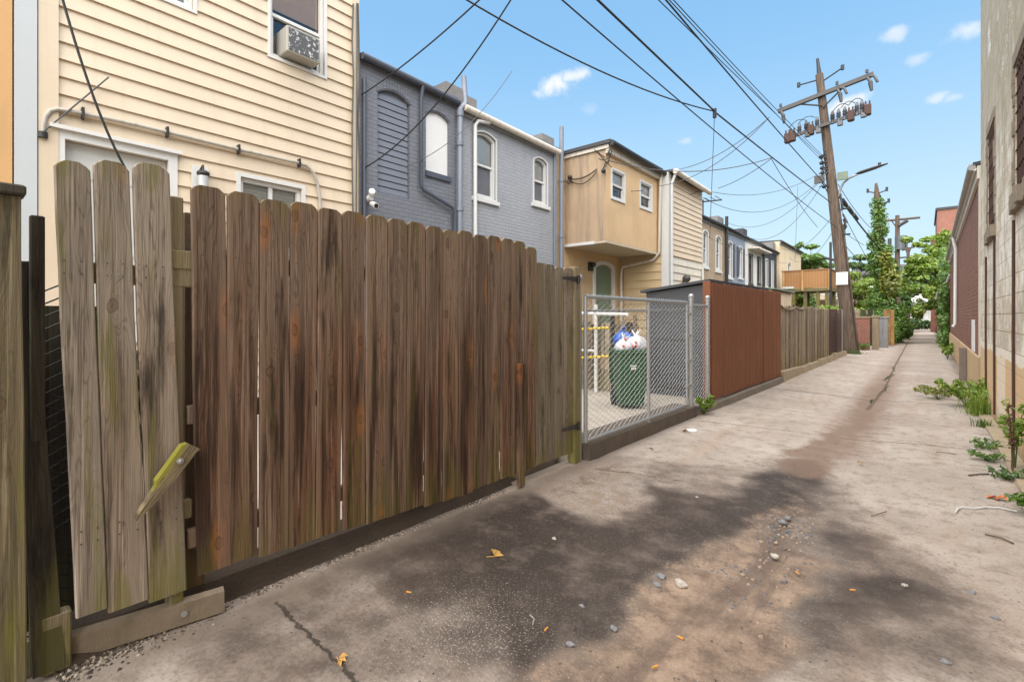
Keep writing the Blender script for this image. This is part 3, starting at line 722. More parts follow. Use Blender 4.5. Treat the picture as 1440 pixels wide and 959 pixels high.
# --- ochre house at the far left
h = thing('row_house', 'ochre stucco house wall at the far left edge behind the fence', 'house', (XH, -1.5, 0))
mb = MB(); wall_grid(mb, FX, -4, .44, -.1, 8.); shell(mb, XH, -4, .44, 8.); mb.build('wall', STUCCO_ORANGE, h)
froof(h, XH, -4, .43, 8.)
MB().fbox(FX, .452, .615, 0., 8.3, -.1, .06).build('corner_board', plain('pale_corner_board', (.44, .47, .49), .5, .04, 3), h)

# --- cream clapboard house
Y0, Y1 = .62, 4.345
h = thing('row_house', 'tall house with cream clapboard siding behind the board fence', 'house', (XH, 2.5, 0))
door = (rect(XH, 90, 236, 200, 300)[0], rect(XH, 90, 236, 200, 300)[1], 1.1, PX(90, 196, XH).z)
wlow = rect(XH, 337, 424, 248, 330); wlow = (wlow[0], wlow[1], 2.35, wlow[3])
wac = rect(XH, 379, 456, -40, 78); wac = (wac[0], wac[1], wac[2], 6.55)
wtop = (PX(205, 0, XH).y, PX(272, 16, XH).y, PX(272, 16, XH).z, 7.1)
mb = MB(); wall_grid(mb, FX, Y0+.16, Y1-.10, -.1, 8.4, [door, wlow, wac, wtop], .12, lap=.187, lip=.027, z_off=.03); mb.build('wall', SIDE_CREAM, h)
mb = MB(); shell(mb, XH-.02, Y0, Y1-.01, 8.4); mb.quad((XH-.13, Y0+.1, 0), (XH-.13, Y1-.1, 0), (XH-.13, Y1-.1, .9), (XH-.13, Y0+.1, .9)); mb.build('side_wall', SIDE_CREAM, h)
for a, b in ((Y0+.004, Y0+.158), (Y1-.098, Y1)): MB().fbox(FX, a, b, 0, 8.4, -.03, .05).build('corner_board', SIDE_CREAM, h)
froof(h, XH, Y0, Y1, 8.4)
d = MB().ring(FX, outline(door[0]-.09, door[1]+.09, door[2], door[3]+.10), outline(door[0]+.003, door[1]-.003, door[2]+.003, door[3]-.003), .001, .042).build('door', WHITE, h)
MB().fbox(FX, door[0]+.005, door[1]-.005, door[2]+.006, door[3]-.006, -.10, -.06).build('door_leaf', DOORW, d)
p = MB()
for a, b in ((.12, .46), (.54, .88)):
    w_ = door[1]-door[0]
    for z0, z1 in ((.12, .42), (.5, .93)): p.ring(FX, outline(door[0]+w_*a, door[0]+w_*b, door[2]+z0*2.0, door[2]+z1*2.0), inset(door[0]+w_*a, door[0]+w_*b, door[2]+z0*2.0, door[2]+z1*2.0, 0, .035), -.061, -.048)
p.build('door_panel', DOORW, d)
MB().fbox(FX, door[0]-.12, door[1]+.13, door[3]+.085, door[3]+.125, .043, .09).build('drip_cap', WHITE, d)
window(h, FX, *wlow, fw=.055, vert=True, blind_to=1., trim=.05)
wa_ = window(h, FX, *wac, fw=.05, blind_to=.5, trim=.035, split=.42, sill=False)
for ch in wa_.children:
    if ch.name.startswith('blind'): ch.data.materials[0] = plain('peach_curtain', (.66, .47, .37), .8, .1, 6); ch.name = 'curtain'
window(h, FX, *wtop, fw=.05, blind_to=.0, trim=.035, split=.5, lower=SCREEN, sill=False)
# timber steps up to the back door
stp = thing('wooden_steps', 'dark mossy timber steps up to the back door of the cream house', 'steps', (-6.2, 1.3, 0))
for i in range(5): MB().bbox(-6.95, -5.35-.0-.0+(-.3*i), .80, 1.82, .18+.2*i, .22+.2*i, .004).build('tread', WOOD_MOSS if i % 2 else WOOD_DARK, stp)
for y_ in (.78, 1.83): MB().hexa([(-6.95, y_-.02, .05), (-5.3, y_-.02, .05), (-5.3, y_+.015, .05), (-6.95, y_+.015, .05), (-6.95, y_-.02, 1.0), (-5.3, y_-.02, .17), (-5.3, y_+.015, .17), (-6.95, y_+.015, 1.0)]).build('stringer', WOOD_DARK, stp)
# conduit along the siding
def on(u, v, d=.06): q = PX(u, v, XH); return Vector((XH+d, q.y, q.z))
cl = [on(59, 190), on(60, 178), on(63, 166), on(70, 158), on(80, 156), on(110, 161), on(160, 171), on(230, 187), on(330, 211), on(415, 230), on(428, 234), on(438, 244), on(444, 260), on(447, 280), on(449, 330)]
cb = pipe(h, 'conduit', cl, .022, CONDUIT)
for u, v in ((115, 162), (233, 188), (333, 212), (418, 231)):
    q = on(u, v, .02); MB().box(q.x, q.x+.075, q.y-.012, q.y+.012, q.z-.06, q.z+.06).build('clip', DARKMETAL, cb)
MB().tube([on(59, 196, .06), on(59, 188, .06)], .04, 10).build('weatherhead', DARKMETAL, cb)
# wires down the right-hand corner
mb = MB()
for k, (u, off) in enumerate(((493, .06), (498, .08), (501, .07))):
    mb.tube([on(u+random.Random(k*9+i).uniform(-1.2, 1.2), v, off) for i, v in enumerate((8, 60, 110, 170, 230, 300, 340))], .012, 6)
mb.build('wall_wiring', CABLEGREY, h)
# porch lamp
lt = MB().fbox(FX, PX(268, 250, XH).y, PX(291, 250, XH).y, PX(280, 268, XH).z, PX(280, 236, XH).z, .022, .05).build('porch_lamp', WHITE, h)
q = on(280, 250, .0); mb = MB(); mb.tube([(XH+.05, q.y, q.z+.08), (XH+.14, q.y, q.z+.12), (XH+.15, q.y, q.z+.04)], .015, 8); mb.sphere((XH+.15, q.y, q.z+.02), .075, 12, 6, 1, 1, .6); mb.build('lamp_hood', DARKMETAL, lt)
MB().tube([(XH+.15, q.y, q.z-.01), (XH+.15, q.y, q.z-.16)], [.06, .05], 10).build('lamp_glass', plain('lamp_glass', (.5, .52, .54), .2), lt)
# air conditioner hanging out of the upper window
A0, A1 = PX(403, 60, XH+.2), PX(450, 88, XH+.2)
a0, a1, zb, zt = A0.y, A1.y, PX(426, 81, XH+.2).z, PX(426, 45, XH+.2).z
ac = thing('air_conditioner', 'small window air conditioner with speckled fins in an upper window', 'air conditioner', (XH, (a0+a1)/2, zb))
MB().bbox(XH-.15, XH+.205, a0, a1, zb, zt, .012).build('casing', plain('ac_casing', (.36, .345, .31), .5, .1, 9), ac)
MB().box(XH+.207, XH+.215, a0+.03, a1-.03, zb+.03, zt-.03).build('condenser', ACFIN, ac)

# --- slate painted brick house
Y0, Y1 = 4.36, 6.52
ROOFZ = PX(507, 84, XH).z
h = thing('row_house', 'slate blue painted brick house with a louvred and a boarded window', 'house', (XH, 5.4, 0))
lou = rect(XH, 531, 577, 127, 276); lou = (lou[0], lou[1], PX(553, 275, XH).z, PX(553, 129, XH).z, .12)
brd = rect(XH, 599, 632, 163, 245); brd = (brd[0], brd[1], PX(599, 240, XH).z, PX(612, 157, XH).z, .11)
mb = MB(); wall_grid(mb, FX, Y0, Y1, -.1, ROOFZ, [lou, brd], .10); shell(mb, XH, Y0, Y1, ROOFZ); mb.build('wall', BRICK_SLATE, h)
for o_ in (lou, brd):                                            # brick arches standing a little proud
    mb = MB(); A = outline(o_[0]-.03, o_[1]+.03, o_[2], o_[3]+.02, o_[4]+.02, 14)[2:]; B_ = outline(o_[0]-.03, o_[1]+.03, o_[2], o_[3]+.17, o_[4]+.04, 14)[2:]
    for i in range(len(A)-1):
        f0, f1 = .06, .94
        L = lambda q, r, f: (q[0]*(1-f)+r[0]*f, q[1]*(1-f)+r[1]*f)
        mb.plate(FX, [L(A[i], A[i+1], f1), L(B_[i], B_[i+1], f1), L(B_[i], B_[i+1], f0), L(A[i], A[i+1], f0)][::-1], .001, .012)
    mb.build('brick_arch', BRICK_SLATE, h)
w = MB().plate(FX, outline(lou[0]+.004, lou[1]-.004, lou[2]+.004, lou[3]-.004, lou[4]), -.085, -.075).build('louvred_window', SLATE_LOUVRE, h)
mb = MB(); n = 15; st_ = (lou[3]-.10-lou[2])/n
for i in range(n):
    z0 = lou[2]+.02+i*st_; hw = (lou[1]-lou[0])/2-.02; cut = max(0, (z0+st_-(lou[3]-lou[4]))/lou[4]); hw *= math.sqrt(max(.12, 1-min(.9, cut)**2))*1. if cut > 0 else 1.
    m_ = (lou[0]+lou[1])/2; P = FX.p
    mb.hexa([P(m_-hw, z0, -.045), P(m_+hw, z0, -.045), P(m_+hw, z0, -.07), P(m_-hw, z0, -.07), P(m_-hw, z0+st_*.86, -.055), P(m_+hw, z0+st_*.86, -.055), P(m_+hw, z0+st_*.86, -.072), P(m_-hw, z0+st_*.86, -.072)])
mb.build('slat', SLATE_LOUVRE, w)
w = MB().plate(FX, outline(brd[0]+.004, brd[1]-.004, brd[2]+.004, brd[3]-.004, brd[4]), -.075, -.055).build('boarded_window', WHITE_BOARD, h)
MB().fbox(FX, brd[0]-.02, brd[1]+.02, brd[2]-.10, brd[2]-.003, -.03, .04).build('sill', SLATE_TRIM, w)
froof(h, XH, Y0+.003, Y1-.003, ROOFZ, .06)
gutter(h, [(XH+.10, Y0+.01, ROOFZ+.02), (XH+.10, Y1-.02, ROOFZ-.02)], SLATE_TRIM, .06)
q = lambda u, v, d=.07: on(u, v, d)
pipe(h, 'downspout', [q(589, 124, .12), q(589, 140), q(589, 262), q(592, 268), q(632, 292), q(636, 298), q(636, 345)], .035, SLATE_TRIM)
pipe(h, 'downspout', [q(511, 112, .03), q(511, 330, .03)], .035, SLATE_TRIM)
pipe(h, 'vent_pipe', [q(652, 108, .0), q(652, 146, .05), q(648, 150, .09), q(642, 155, .1), q(642, 330, .1)], .055, GREY_PIPE, [(q(642, 158, .1), q(642, 166, .1)), (q(642, 201, .1), q(642, 207, .1)), (q(642, 293, .1), q(642, 298, .1))])
c0 = PX(640, 145, XH); mb = MB(); mb.box(XH-.45, XH+.03, 6.22, 6.72, ROOFZ-.05, ROOFZ+.32); mb.box(XH-.2, XH+.09, 6.74, 7.0, ROOFZ-.1, ROOFZ+.2); mb.build('chimney', CHIM, h)
cm = MB(); a = on(516, 281, .0)
cm.tube([(XH, a.y, a.z+.0), (XH+.12, a.y, a.z+.02)], .05, 10)
cm = cm.build('security_camera', WHITE, h)
MB().tube([(XH+.09, a.y+.03, a.z+.06), (XH+.21, a.y-.04, a.z+.10)], .05, 12).build('camera_head', WHITE, cm)
MB().tube([(XH+.09, a.y+.03, a.z-.07), (XH+.22, a.y+.03, a.z-.13)], [.04, .052], 12).build('camera_head', WHITE, cm)
MB().tube([(XH+.222, a.y+.03, a.z-.1305), (XH+.228, a.y+.03, a.z-.133)], .036, 12).build('lens', DARKMETAL, cm)

# --- pale grey painted brick house
Y0, Y1 = 6.525, 9.97
RZ2 = PX(700, 176, XH).z
h = thing('row_house', 'pale grey painted brick house with two white arched sash windows', 'house', (XH, 8.2, 0))
w1 = rect(XH, 667, 697, 190, 280); w1 = (w1[0], w1[1], PX(682, 279, XH).z, PX(682, 187, XH).z, .09)
w2 = rect(XH, 750, 769, 225, 290); w2 = (w2[0], w2[1], PX(760, 287, XH).z, PX(760, 223, XH).z, .09)
dlow = (8.7, 9.5, .6, 2.7)
mb = MB(); wall_grid(mb, FX, Y0, Y1, -.1, RZ2, [w1, w2, dlow], .12); shell(mb, XH, Y0, Y1, RZ2); mb.build('wall', BRICK_GREY, h)
window(h, FX, *w1[:4], rise=.09, fw=.05, blind_to=.5, lower=SCREEN, trim=.02)
window(h, FX, *w2[:4], rise=.09, fw=.05, blind_to=.5, lower=SCREEN, trim=.02)
for o_ in (w1, w2):
    mb = MB(); A = outline(o_[0]-.06, o_[1]+.06, o_[2], o_[3]+.03, .11, 12)[2:]; B_ = outline(o_[0]-.06, o_[1]+.06, o_[2], o_[3]+.17, .13, 12)[2:]
    for i in range(len(A)-1):
        L = lambda q, r, f: (q[0]*(1-f)+r[0]*f, q[1]*(1-f)+r[1]*f)
        mb.plate(FX, [L(A[i], A[i+1], .94), L(B_[i], B_[i+1], .94), L(B_[i], B_[i+1], .06), L(A[i], A[i+1], .06)][::-1], .001, .012)
    mb.build('brick_arch', BRICK_GREY, h)
d = MB().fbox(FX, dlow[0]+.004, dlow[1]-.004, dlow[2]+.004, dlow[3]-.004, -.1, -.07).build('door', DOORW, h)
froof(h, XH, Y0+.003, Y1-.003, RZ2, .05)
MB().fbox(FX, Y0+.1, Y1-.15, RZ2-.14, RZ2-.005, .003, .05).build('fascia', FASCIA_G, h)
gutter(h, [(XH+.13, Y0+.10, RZ2-.02), (XH+.13, Y1-.12, RZ2-.07)], FASCIA, .07)
pipe(h, 'downspout', [q(683, 171, .13), q(683, 175, .1), q(668, 172, .09), q(665, 178), q(665, 345)], .04, WHITE)
pipe(h, 'vent_pipe', [q(785, 180, .1), q(785, 380, .1)], .055, GREY_PIPE, [(q(785, 253, .1), q(785, 257, .1)), (q(785, 330, .1), q(785, 335, .1))])
pipe(h, 'cable_duct', [q(778, 215, .04), q(778, 370, .04)], .02, GREY_PIPE)
mb = MB(); mb.box(XH-.5, XH-.02, 9.35, 9.85, RZ2, RZ2+.30); mb.build('chimney', CHIM, h)

# --- buff stucco house with the overhanging upper room
XB, YB0, YB1, ZB0, ZB1 = -5.81, 10.28, 13.24, 3.24, 5.52
h = thing('row_house', 'buff stucco house whose upper room overhangs the yard', 'house', (XH, 11.7, 0))
FB = Fr((XB, 0, 0), (0, 1, 0), (1, 0, 0)); FS = Fr((0, YB0, 0), (1, 0, 0), (0, -1, 0))
gd = rect(XH, 836, 857, 370, 440); gd = (gd[0], gd[1]+.15, .35, PX(846, 372, XH).z, .12)
gw = (12.2, 12.9, 1.0, 2.4)
mb = MB(); wall_grid(mb, FX, 9.975, 13.27, -.1, 5.5, [gd], .12); shell(mb, XH, 9.975, 13.27, 5.5); mb.build('wall', STUCCO, h)
b1 = rect(XB, 860, 877.5, 239, 285); b1 = (b1[0], b1[1], PX(868, 281, XB).z, PX(868, 242, XB).z)
b2 = rect(XB, 900, 915.5, 256, 296); b2 = (b2[0], b2[1], PX(908, 294, XB).z, PX(908, 259, XB).z)
mb = MB(); wall_grid(mb, FB, YB0, YB1, ZB0, ZB1, [b1, b2], .1)
mb.quad((XB, YB1, ZB0), (XH, YB1, ZB0), (XH, YB1, ZB1), (XB, YB1, ZB1)); mb.build('upper_room', STUCCO, h)
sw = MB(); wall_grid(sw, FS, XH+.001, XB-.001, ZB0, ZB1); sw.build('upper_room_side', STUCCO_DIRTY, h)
MB().box(XH+.002, XB-.002, YB0+.004, YB1-.004, ZB0-.05, ZB0+.02).build('soffit', SOFFIT, h)
MB().box(XH+.01, XB-.3, YB0-.03, YB0+.003, ZB0-.06, ZB0+.01).build('edge_flashing', WHITE, h)
window(h, FB, *b1, fw=.03, blind_to=.5, rec=.05, trim=.04, sill=False, lower=None); window(h, FB, *b2, fw=.03, blind_to=.5, rec=.05, trim=.04, sill=False)
r_ = MB().box(XH-6, XB+.16, YB0-.10, YB1+.0, ZB1+.004, ZB1+.09).build('roof', ROOFING, h)
MB().box(XH+.02, XB+.10, YB0-.05, YB0-.012, ZB1-.09, ZB1+.002).build('fascia', FASCIA, h)
MB().box(XB+.006, XB+.10, YB0-.02, YB1, ZB1-.20, ZB1+.001).build('fascia', FASCIA, h)
gutter(h, [(XB+.2, YB0-.08, ZB1+.0), (XB+.2, YB1+.05, ZB1-.05)], DARKMETAL, .07)
pipe(h, 'downspout', [(XB+.16, YB1-.06, ZB1-.08), (XB+.1, YB1-.05, ZB1-.25), (XB+.07, YB1-.05, ZB0+.0), (XB-.1, YB1-.06, ZB0-.2), (XH+.13, YB1-.1, ZB0-.35), (XH+.10, YB1-.12, ZB0-.6), (XH+.10, YB1-.12, .2)], .04, FASCIA)
d = MB().ring(FX, outline(gd[0]-.1, gd[1]+.1, gd[2], gd[3]+.1, .12), outline(gd[0]+.003, gd[1]-.003, gd[2]+.003, gd[3]-.003, .12), .001, .05).build('door', WHITE, h)
MB().plate(FX, outline(gd[0]+.006, gd[1]-.006, gd[2]+.006, gd[3]-.006, .12), -.08, -.04).build('door_leaf', plain('green_door', (.16, .22, .15), .5, .15, 5), d)
a = on(829, 375, .08); mb = MB(); mb.box(XH+.004, XH+.06, a.y-.09, a.y+.09, a.z-.12, a.z+.12); mb.sphere((XH+.1, a.y+.05, a.z+.05), .07, 10, 6); mb.build('wall_lamp', DARKMETAL, h)
# tangle of service wires on the corner
rr = random.Random(3); mb = MB(); c = Vector((XB+.04, YB0-.02, ZB1-.35))
for k in range(9):
    p0 = c+Vector((rr.uniform(-.05, .1), rr.uniform(-.1, .1), rr.uniform(-.25, .25))); p1 = c+Vector((rr.uniform(-.35, .1), rr.uniform(-.12, -.02), rr.uniform(-.35, .3)))
    mb.tube(sag(p0, p1, rr.uniform(-.08, .12), 7), .011, 5)
mb.tube(sag(c+Vector((-.25, -.05, -.2)), (XH+.15, YB0-.06, ZB1-.62), .10, 10), .016, 6); mb.tube(sag(c+Vector((-.25, -.05, -.25)), (XH+.15, YB0-.06, ZB1-.62), .22, 10), .012, 6)
mb.sphere(c+Vector((-.06, -.06, -.28)), .06, 8, 5); mb.sphere((XH+.2, YB0-.06, ZB1-.60), .06, 8, 5)
mb.build('service_wires', DARKMETAL, h)

# --- pale clapboard addition beside it
XS, YS0, YS1, ZS = -5.55, 13.30, 16.08, 5.50
h = thing('row_house', 'clapboard house with two tones of pale siding beside the overhanging room', 'house', (XS, 14.7, 0))
FA = Fr((XS, 0, 0), (0, 1, 0), (1, 0, 0)); FP = Fr((0, YS0, 0), (1, 0, 0), (0, -1, 0))
sw_ = (YS0+.35, YS0+1.15, 1.15, 1.72)
mb = MB(); wall_grid(mb, FA, YS0+.20, YS1, 3.2, ZS, [], lap=.155, lip=.024, z_off=3.2); mb.build('upper_wall', SIDE_PALE, h)
mb = MB(); wall_grid(mb, FA, YS0+.20, YS1, -.1, 3.17, [sw_], .1, lap=.23, lip=.026, z_off=-.05); mb.build('lower_wall', plain('white_siding', (.66, .60, .50), .5, .12, 3, dirt=.35, dirtcol=(.4, .33, .24)), h)
mb = MB(); wall_grid(mb, FP, XH, XS-.16, 3.2, ZS, [], lap=.155, lip=.024, z_off=3.2); wall_grid(mb, FP, XH, XS-.16, -.1, 3.2, [], lap=.23, lip=.026, z_off=-.05); mb.build('side_wall', SIDE_BUFF, h)
MB().box(XS-.159, XS+.035, YS0-.035, YS0+.199, 0, ZS).build('corner_board', WHITE, h)
MB().fbox(FA, YS0+.2, YS1+.02, 3.172, 3.198, .0, .04).build('band', SIDE_PALE, h)
mb = MB(); mb.quad((XS-.002, YS1, -.1), (XH-5, YS1, -.1), (XH-5, YS1, ZS), (XS-.002, YS1, ZS)); mb.build('far_wall', SIDE_PALE, h)
MB().hexa([(XH-5, YS0, ZS+.1), (XS+.18, YS0, ZS+.002), (XS+.18, YS1+.1, ZS+.002), (XH-5, YS1+.1, ZS+.1), (XH-5, YS0, ZS+.2), (XS+.18, YS0, ZS+.07), (XS+.18, YS1+.1, ZS+.07), (XH-5, YS1+.1, ZS+.2)]).build('roof', ROOFING, h)
gutter(h, [(XS+.24, YS0-.02, ZS+.0), (XS+.24, YS1+.10, ZS-.06)], FASCIA, .075)
window(h, FA, *sw_, fw=.05, blind_to=.4, trim=.05, sill=False)
pipe(h, 'downspout', [(XS+.2, YS0+.1, ZS-.05), (XS+.09, YS0+.1, ZS-.3), (XS+.09, YS0+.1, .2)], .04, WHITE)
pipe(h, 'downspout', [(XS+.06, YS1-.08, 3.), (XS+.06, YS1-.08, .2)], .035, WHITE)
a = PX(960, 392, XS); mb = MB(); mb.sphere((XS+.12, a.y, a.z), .12, 10, 6); mb.tube([(XS, a.y, a.z-.1), (XS+.12, a.y, a.z)], .03, 6); mb.build('flood_light', STEELBOX, h)

# --- further houses of the row
def far_house(label, y0, y1, top, wall, wins, trim=WHITE, x=XH, drop=.0, blinds=.45, extras=None):
    h = thing('row_house', label, 'house', (x, (y0+y1)/2, 0))
    fr = Fr((x, 0, 0), (0, 1, 0), (1, 0, 0))
    mb = MB(); wall_grid(mb, fr, y0+.004, y1-.004, -.1, top, [w_[:5] for w_ in wins], .12); shell(mb, x, y0+.004, y1-.004, top); mb.build('wall', wall, h)
    for w_ in wins: window(h, fr, *w_[:4], rise=w_[4], fw=.075, blind_to=blinds, trim=.05, frame=trim, lower=SCREEN)
    froof(h, x, y0+.006, y1-.006, top, .10)
    MB().fbox(fr, y0+.01, y1-.01, top-.16, top-.006, .003, .06).build('cornice', FASCIA_G, h)
    gutter(h, [(x+.14, y0+.02, top-.01), (x+.14, y1-.02, top-.04)], DARKMETAL, .06)
    return h, fr
zs = (3.55, 5.0)
hA, fA = far_house('tan brick row house with tall white windows past the clapboard house', 16.1, 23.35, 5.52, BRICK_TAN, [(17.2, 18.0, 3.2, 4.9, .12), (20.4, 21.0, 3.55, 5.02, .12), (22.05, 22.72, 3.5, 5.0, .12)], blinds=.4)
pipe(hA, 'soil_stack', [(XH+.12, 23.2, .2), (XH+.12, 23.2, 6.0)], .07, DARKMETAL)
MB().box(XH-.6, XH-.05, 22.5, 23.3, 5.5, 5.95).build('chimney', CHIM, hA)
hB, fB2 = far_house('blue grey painted brick row house with black shutters', 23.36, 26.62, 5.5, BRICK_BLUE, [(23.75, 24.4, 3.3, 4.95, .1), (25.5, 26.1, 3.4, 4.9, .1)], blinds=.4)
mb = MB(); mb.fbox(fB2, 24.47, 24.75, 3.35, 4.9, .002, .05); mb.build('shutter', SLATE_TRIM, hB)
mb = MB(); mb.fbox(fB2, 25.15, 25.43, 3.4, 4.85, .002, .05); mb.build('shutter', SLATE_TRIM, hB)
mb = MB(); mb.fbox(fB2, 26.17, 26.4, 3.4, 4.85, .002, .05); mb.build('shutter', SLATE_TRIM, hB)
hC, fC = far_house('white painted brick row house beyond the blue grey one', 26.63, 30.15, 5.45, BRICK_WHITE, [(27.3, 28.0, 3.2, 4.7, 0), (29.0, 29.6, 3.3, 4.7, 0)], STEELBOX, blinds=.3)
MB().box(XH-.5, XH-.05, 26.5, 27.2, 5.5, 5.95).build('chimney', ROOFING, hC)
MB().box(XH+.005, XH+.5, 27.1, 30.05, 4.95, 5.03).build('canopy', FASCIA, hC)
pipe(hC, 'downspout', [(XH+.1, 29.9, .2), (XH+.1, 29.9, 5.3)], .06, DARKMETAL)
hD, fD = far_house('black painted brick row house with narrow white windows', 30.16, 33.6, 5.4, BRICK_BLACK, [(30.8, 31.3, 3.2, 4.75, 0), (32.2, 32.7, 3.2, 4.75, 0)], blinds=.5)
MB().box(XH-.6, XH-.05, 32.8, 33.5, 5.4, 6.0).build('chimney', CHIM, hD)
hE, fE = far_house('cream stucco row house behind the raised timber deck', 33.61, 40.5, 6.1, STUCCO_CREAM, [(36.0, 36.9, 3.3, 5.0, .1)], blinds=.5, x=-6.85)
mb = MB(); mb.quad((-6.85, 33.605, 4.), (-8, 33.605, 4.), (-8, 33.605, 6.1), (-6.85, 33.605, 6.1)); mb.build('gable_face', STUCCO_CREAM, hE)
for k, (y0, y1, top, wl, lab, x) in enumerate(((44., 49., 5.6, STUCCO_CREAM, 'pale rendered row house seen between the pole and the deck', -6.3), (49.1, 55., 5.2, BRICK_WHITE, 'white row house far down the alley with porch roofs', -5.9), (55.1, 66., 5.6, BRICK_TAN, 'farthest tan row house on the left, half hidden by foliage', -5.6))):
    hh, ff = far_house(lab, y0, y1, top, wl, [(y0+.8, y0+1.6, 3.3, 4.8, 0), (y0+2.6, y0+3.4, 3.3, 4.8, 0), (y0+1., y0+1.9, .9, 2.3, 0)], x=x)
    MB().box(x+.01, x+1.4, y0+.4, y1-.4, 2.75, 2.86).build('porch_roof', FASCIA, hh)
    mb = MB(); [mb.box(x+1.25, x+1.33, yy-.04, yy+.04, 0, 2.75) for yy in (y0+.5, y1-.5)]; mb.build('porch_post', WHITE, hh)

# rooftop aerial
an = thing('tv_antenna', 'thin rooftop television aerial above the tan row house', 'antenna', (XH-.4, 21.5, 5.55))
a = PX(1014, 306, -7.4); b = PX(1014, 295, -7.4); MB().tube([(-7.4, 21.6, 5.55), (-7.4, 21.6, 6.55)], .03, 6).build('mast', DARKMETAL, an)
mb = MB(); mb.tube([(-8.6, 21.6, 6.52), (-6.6, 21.6, 6.42)], .03, 6)
for i in range(9): x_ = -8.5+i*.22; mb.tube([(x_, 21.3-.02*i, 6.52), (x_, 21.9+.02*i, 6.52)], .014, 5)
mb.build('boom', DARKMETAL, an)
# ------------------------------------------------------------------ board fences along the alley
RB = random.Random(11)
def board(par, m, y0, y1, zb, zt, x, th=.018, ear=.028, lean=0., skew=0., name='board', label=None, notch=None, slant=0., lean2=None):
    """one upright fence board facing +x: lean moves the foot along y, skew tips it towards the alley"""
    W_ = y1-y0; mb = MB(); b = .0045
    if ear: lv = [(0, 0)] + [((zt-zb-ear)*i/9, 0) for i in range(1, 10)] + [(zt-zb-ear*.45, ear*.42), (zt-zb-.004, ear*.9), (zt-zb, ear*1.15)]
    else: lv = [((zt-zb)*i/9, 0) for i in range(10)]
    ph, am = RB.uniform(0, 6), RB.uniform(.001, .004); prev = None; cup = RB.uniform(-.002, .003)
    for k, (t, e) in enumerate(lv):
        f = t/(zt-zb); z = zb+t; o = lean*(1-f); wv = am*math.sin(ph+f*5); xf = x+skew*(1-f)+wv*.8; j0, j1 = RB.uniform(-.0012, .0012), RB.uniform(-.0012, .0012)
        if k == 0: z += 0
        a0, a1 = y0+o+wv+e+j0, y1+(o if lean2 is None else lean2*(1-f))+wv-e+j1; m_ = (a0+a1)/2
        s0 = slant*(0 if k else 1)
        ring = [(xf, a0+b, z), (xf+cup, m_, z+s0*.5), (xf, a1-b, z+s0), (xf-b, a1, z+s0), (xf-th, a1, z+s0), (xf-th, a0, z), (xf-b, a0, z)]
        i0 = len(mb.v); mb.v += ring
        if prev is not None:
            for j in range(7):
                q = (j+1) % 7; mb.f.append((prev+j, prev+q, i0+q, i0+j)); mb.sm.append(False)
        prev = i0
    mb.f.append(tuple(range(6, -1, -1))); mb.sm.append(False); mb.f.append(tuple(prev+i for i in range(7))); mb.sm.append(False)
    base = wloc(par)
    return mb.build(name, m, par, loc=(0, (y0+y1)/2-base.y, -base.z), label=label)
def nails(par, pts, r=.003):
    b = wloc(par); first = None
    for p in pts:
        if first is None: first = MB().tube([p, (p[0]+.003, p[1], p[2])], r, 6).build('nail_head', DARKMETAL, par, loc=Vector(p)-b); continue
        o = first.copy(); COL.objects.link(o); o.parent = par; o.location = Vector(p)-b
def rail(par, y0, y1, z, x, m, h=.085, t=.038, name='rail'):
    b = wloc(par); return MB().bbox(x-t, x, y0, y1, z-h/2, z+h/2, .004).build(name, m, par, loc=(0, (y0+y1)/2-b.y, -b.z))
def yz(u, v, x=-2.55): p = PX(u, v, x); return p.y, p.z
XF = -2.55

# neighbour's greenish fence at the very edge
f = thing('board_fence', 'greenish weathered fence end at the left edge with a dark flat cap', 'fence', (-2.56, 0., 0))
board(f, WOOD_MOSS, -.16, .075, .02, 1.84, XF, .03, 0)
board(f, WOOD_MOSS, .078, .185, .02, 1.845, XF+.005, .03, 0, lean=.012)
MB().bbox(XF-.09, XF+.035, -.18, .195, 1.848, 1.885, .006).build('cap', WOOD_DARK, f)
board(f, WOOD_DARK, -.45, -.165, .02, 1.84, XF-.01, .03, 0)
rail(f, -.4, .18, 1.2, XF-.04, WOOD_DARK)

# dark gap with black mesh, post and leaning timber
g = thing('mesh_gate', 'narrow black wire mesh gate in the dark gap beside the mossy fence', 'gate', (-2.85, .25, 0))
mb = MB(); y0, y1 = -.10, .42
for i in range(20):
    for sg in (-1, 1):
        pts = []; zc = .25+i*.055; mb.tube([(-2.86, y0, zc), (-2.86, y1, zc+sg*.3)], .0035, 4, caps=False)
mb.build('mesh', BLACK, g)
MB().tube([(-2.86, .40, 0), (-2.86, .40, 1.75)], .02, 8).build('frame_tube', BLACK, g)
MB().box(-3.0, -2.93, -.3, .5, .0, 1.45).build('backing_panel', WOOD_DARK, g)
t_ = thing('fence_post', 'slim blackened post standing in the dark gap by the left fence', 'post', (-2.68, .24, 0))
MB().bbox(-2.70, -2.655, .215, .258, 0, 1.80, .004).build('post', WOOD_DARK, t_)
o = MB(); P0, P1 = Vector((-2.60, .262, .02)), Vector((-2.72, .20, 1.62))
dd = (P1-P0).normalized(); sd = Vector((0, 1, 0)).cross(dd).normalized(); s2 = dd.cross(sd)
o.hexa([P0-s2*.045-sd*.012, P0+s2*.045-sd*.012, P0+s2*.045+sd*.012, P0-s2*.045+sd*.012, P1-s2*.03-sd*.012, P1+s2*.03-sd*.012, P1+s2*.03+sd*.012, P1-s2*.03+sd*.012])
o.build('plank', WOOD_DARK, loc=(-2.6, .25, 0), label='dark plank leaning in the gap with a mossy foot', cat='plank')
o = MB(); o.bbox(-2.76, -2.73, .15, .2, .2, 1.55, .004); o.build('plank', WOOD_MOSS, loc=(-2.75, .18, 0), label='thin greenish slat leaning behind the left fence end', cat='plank')

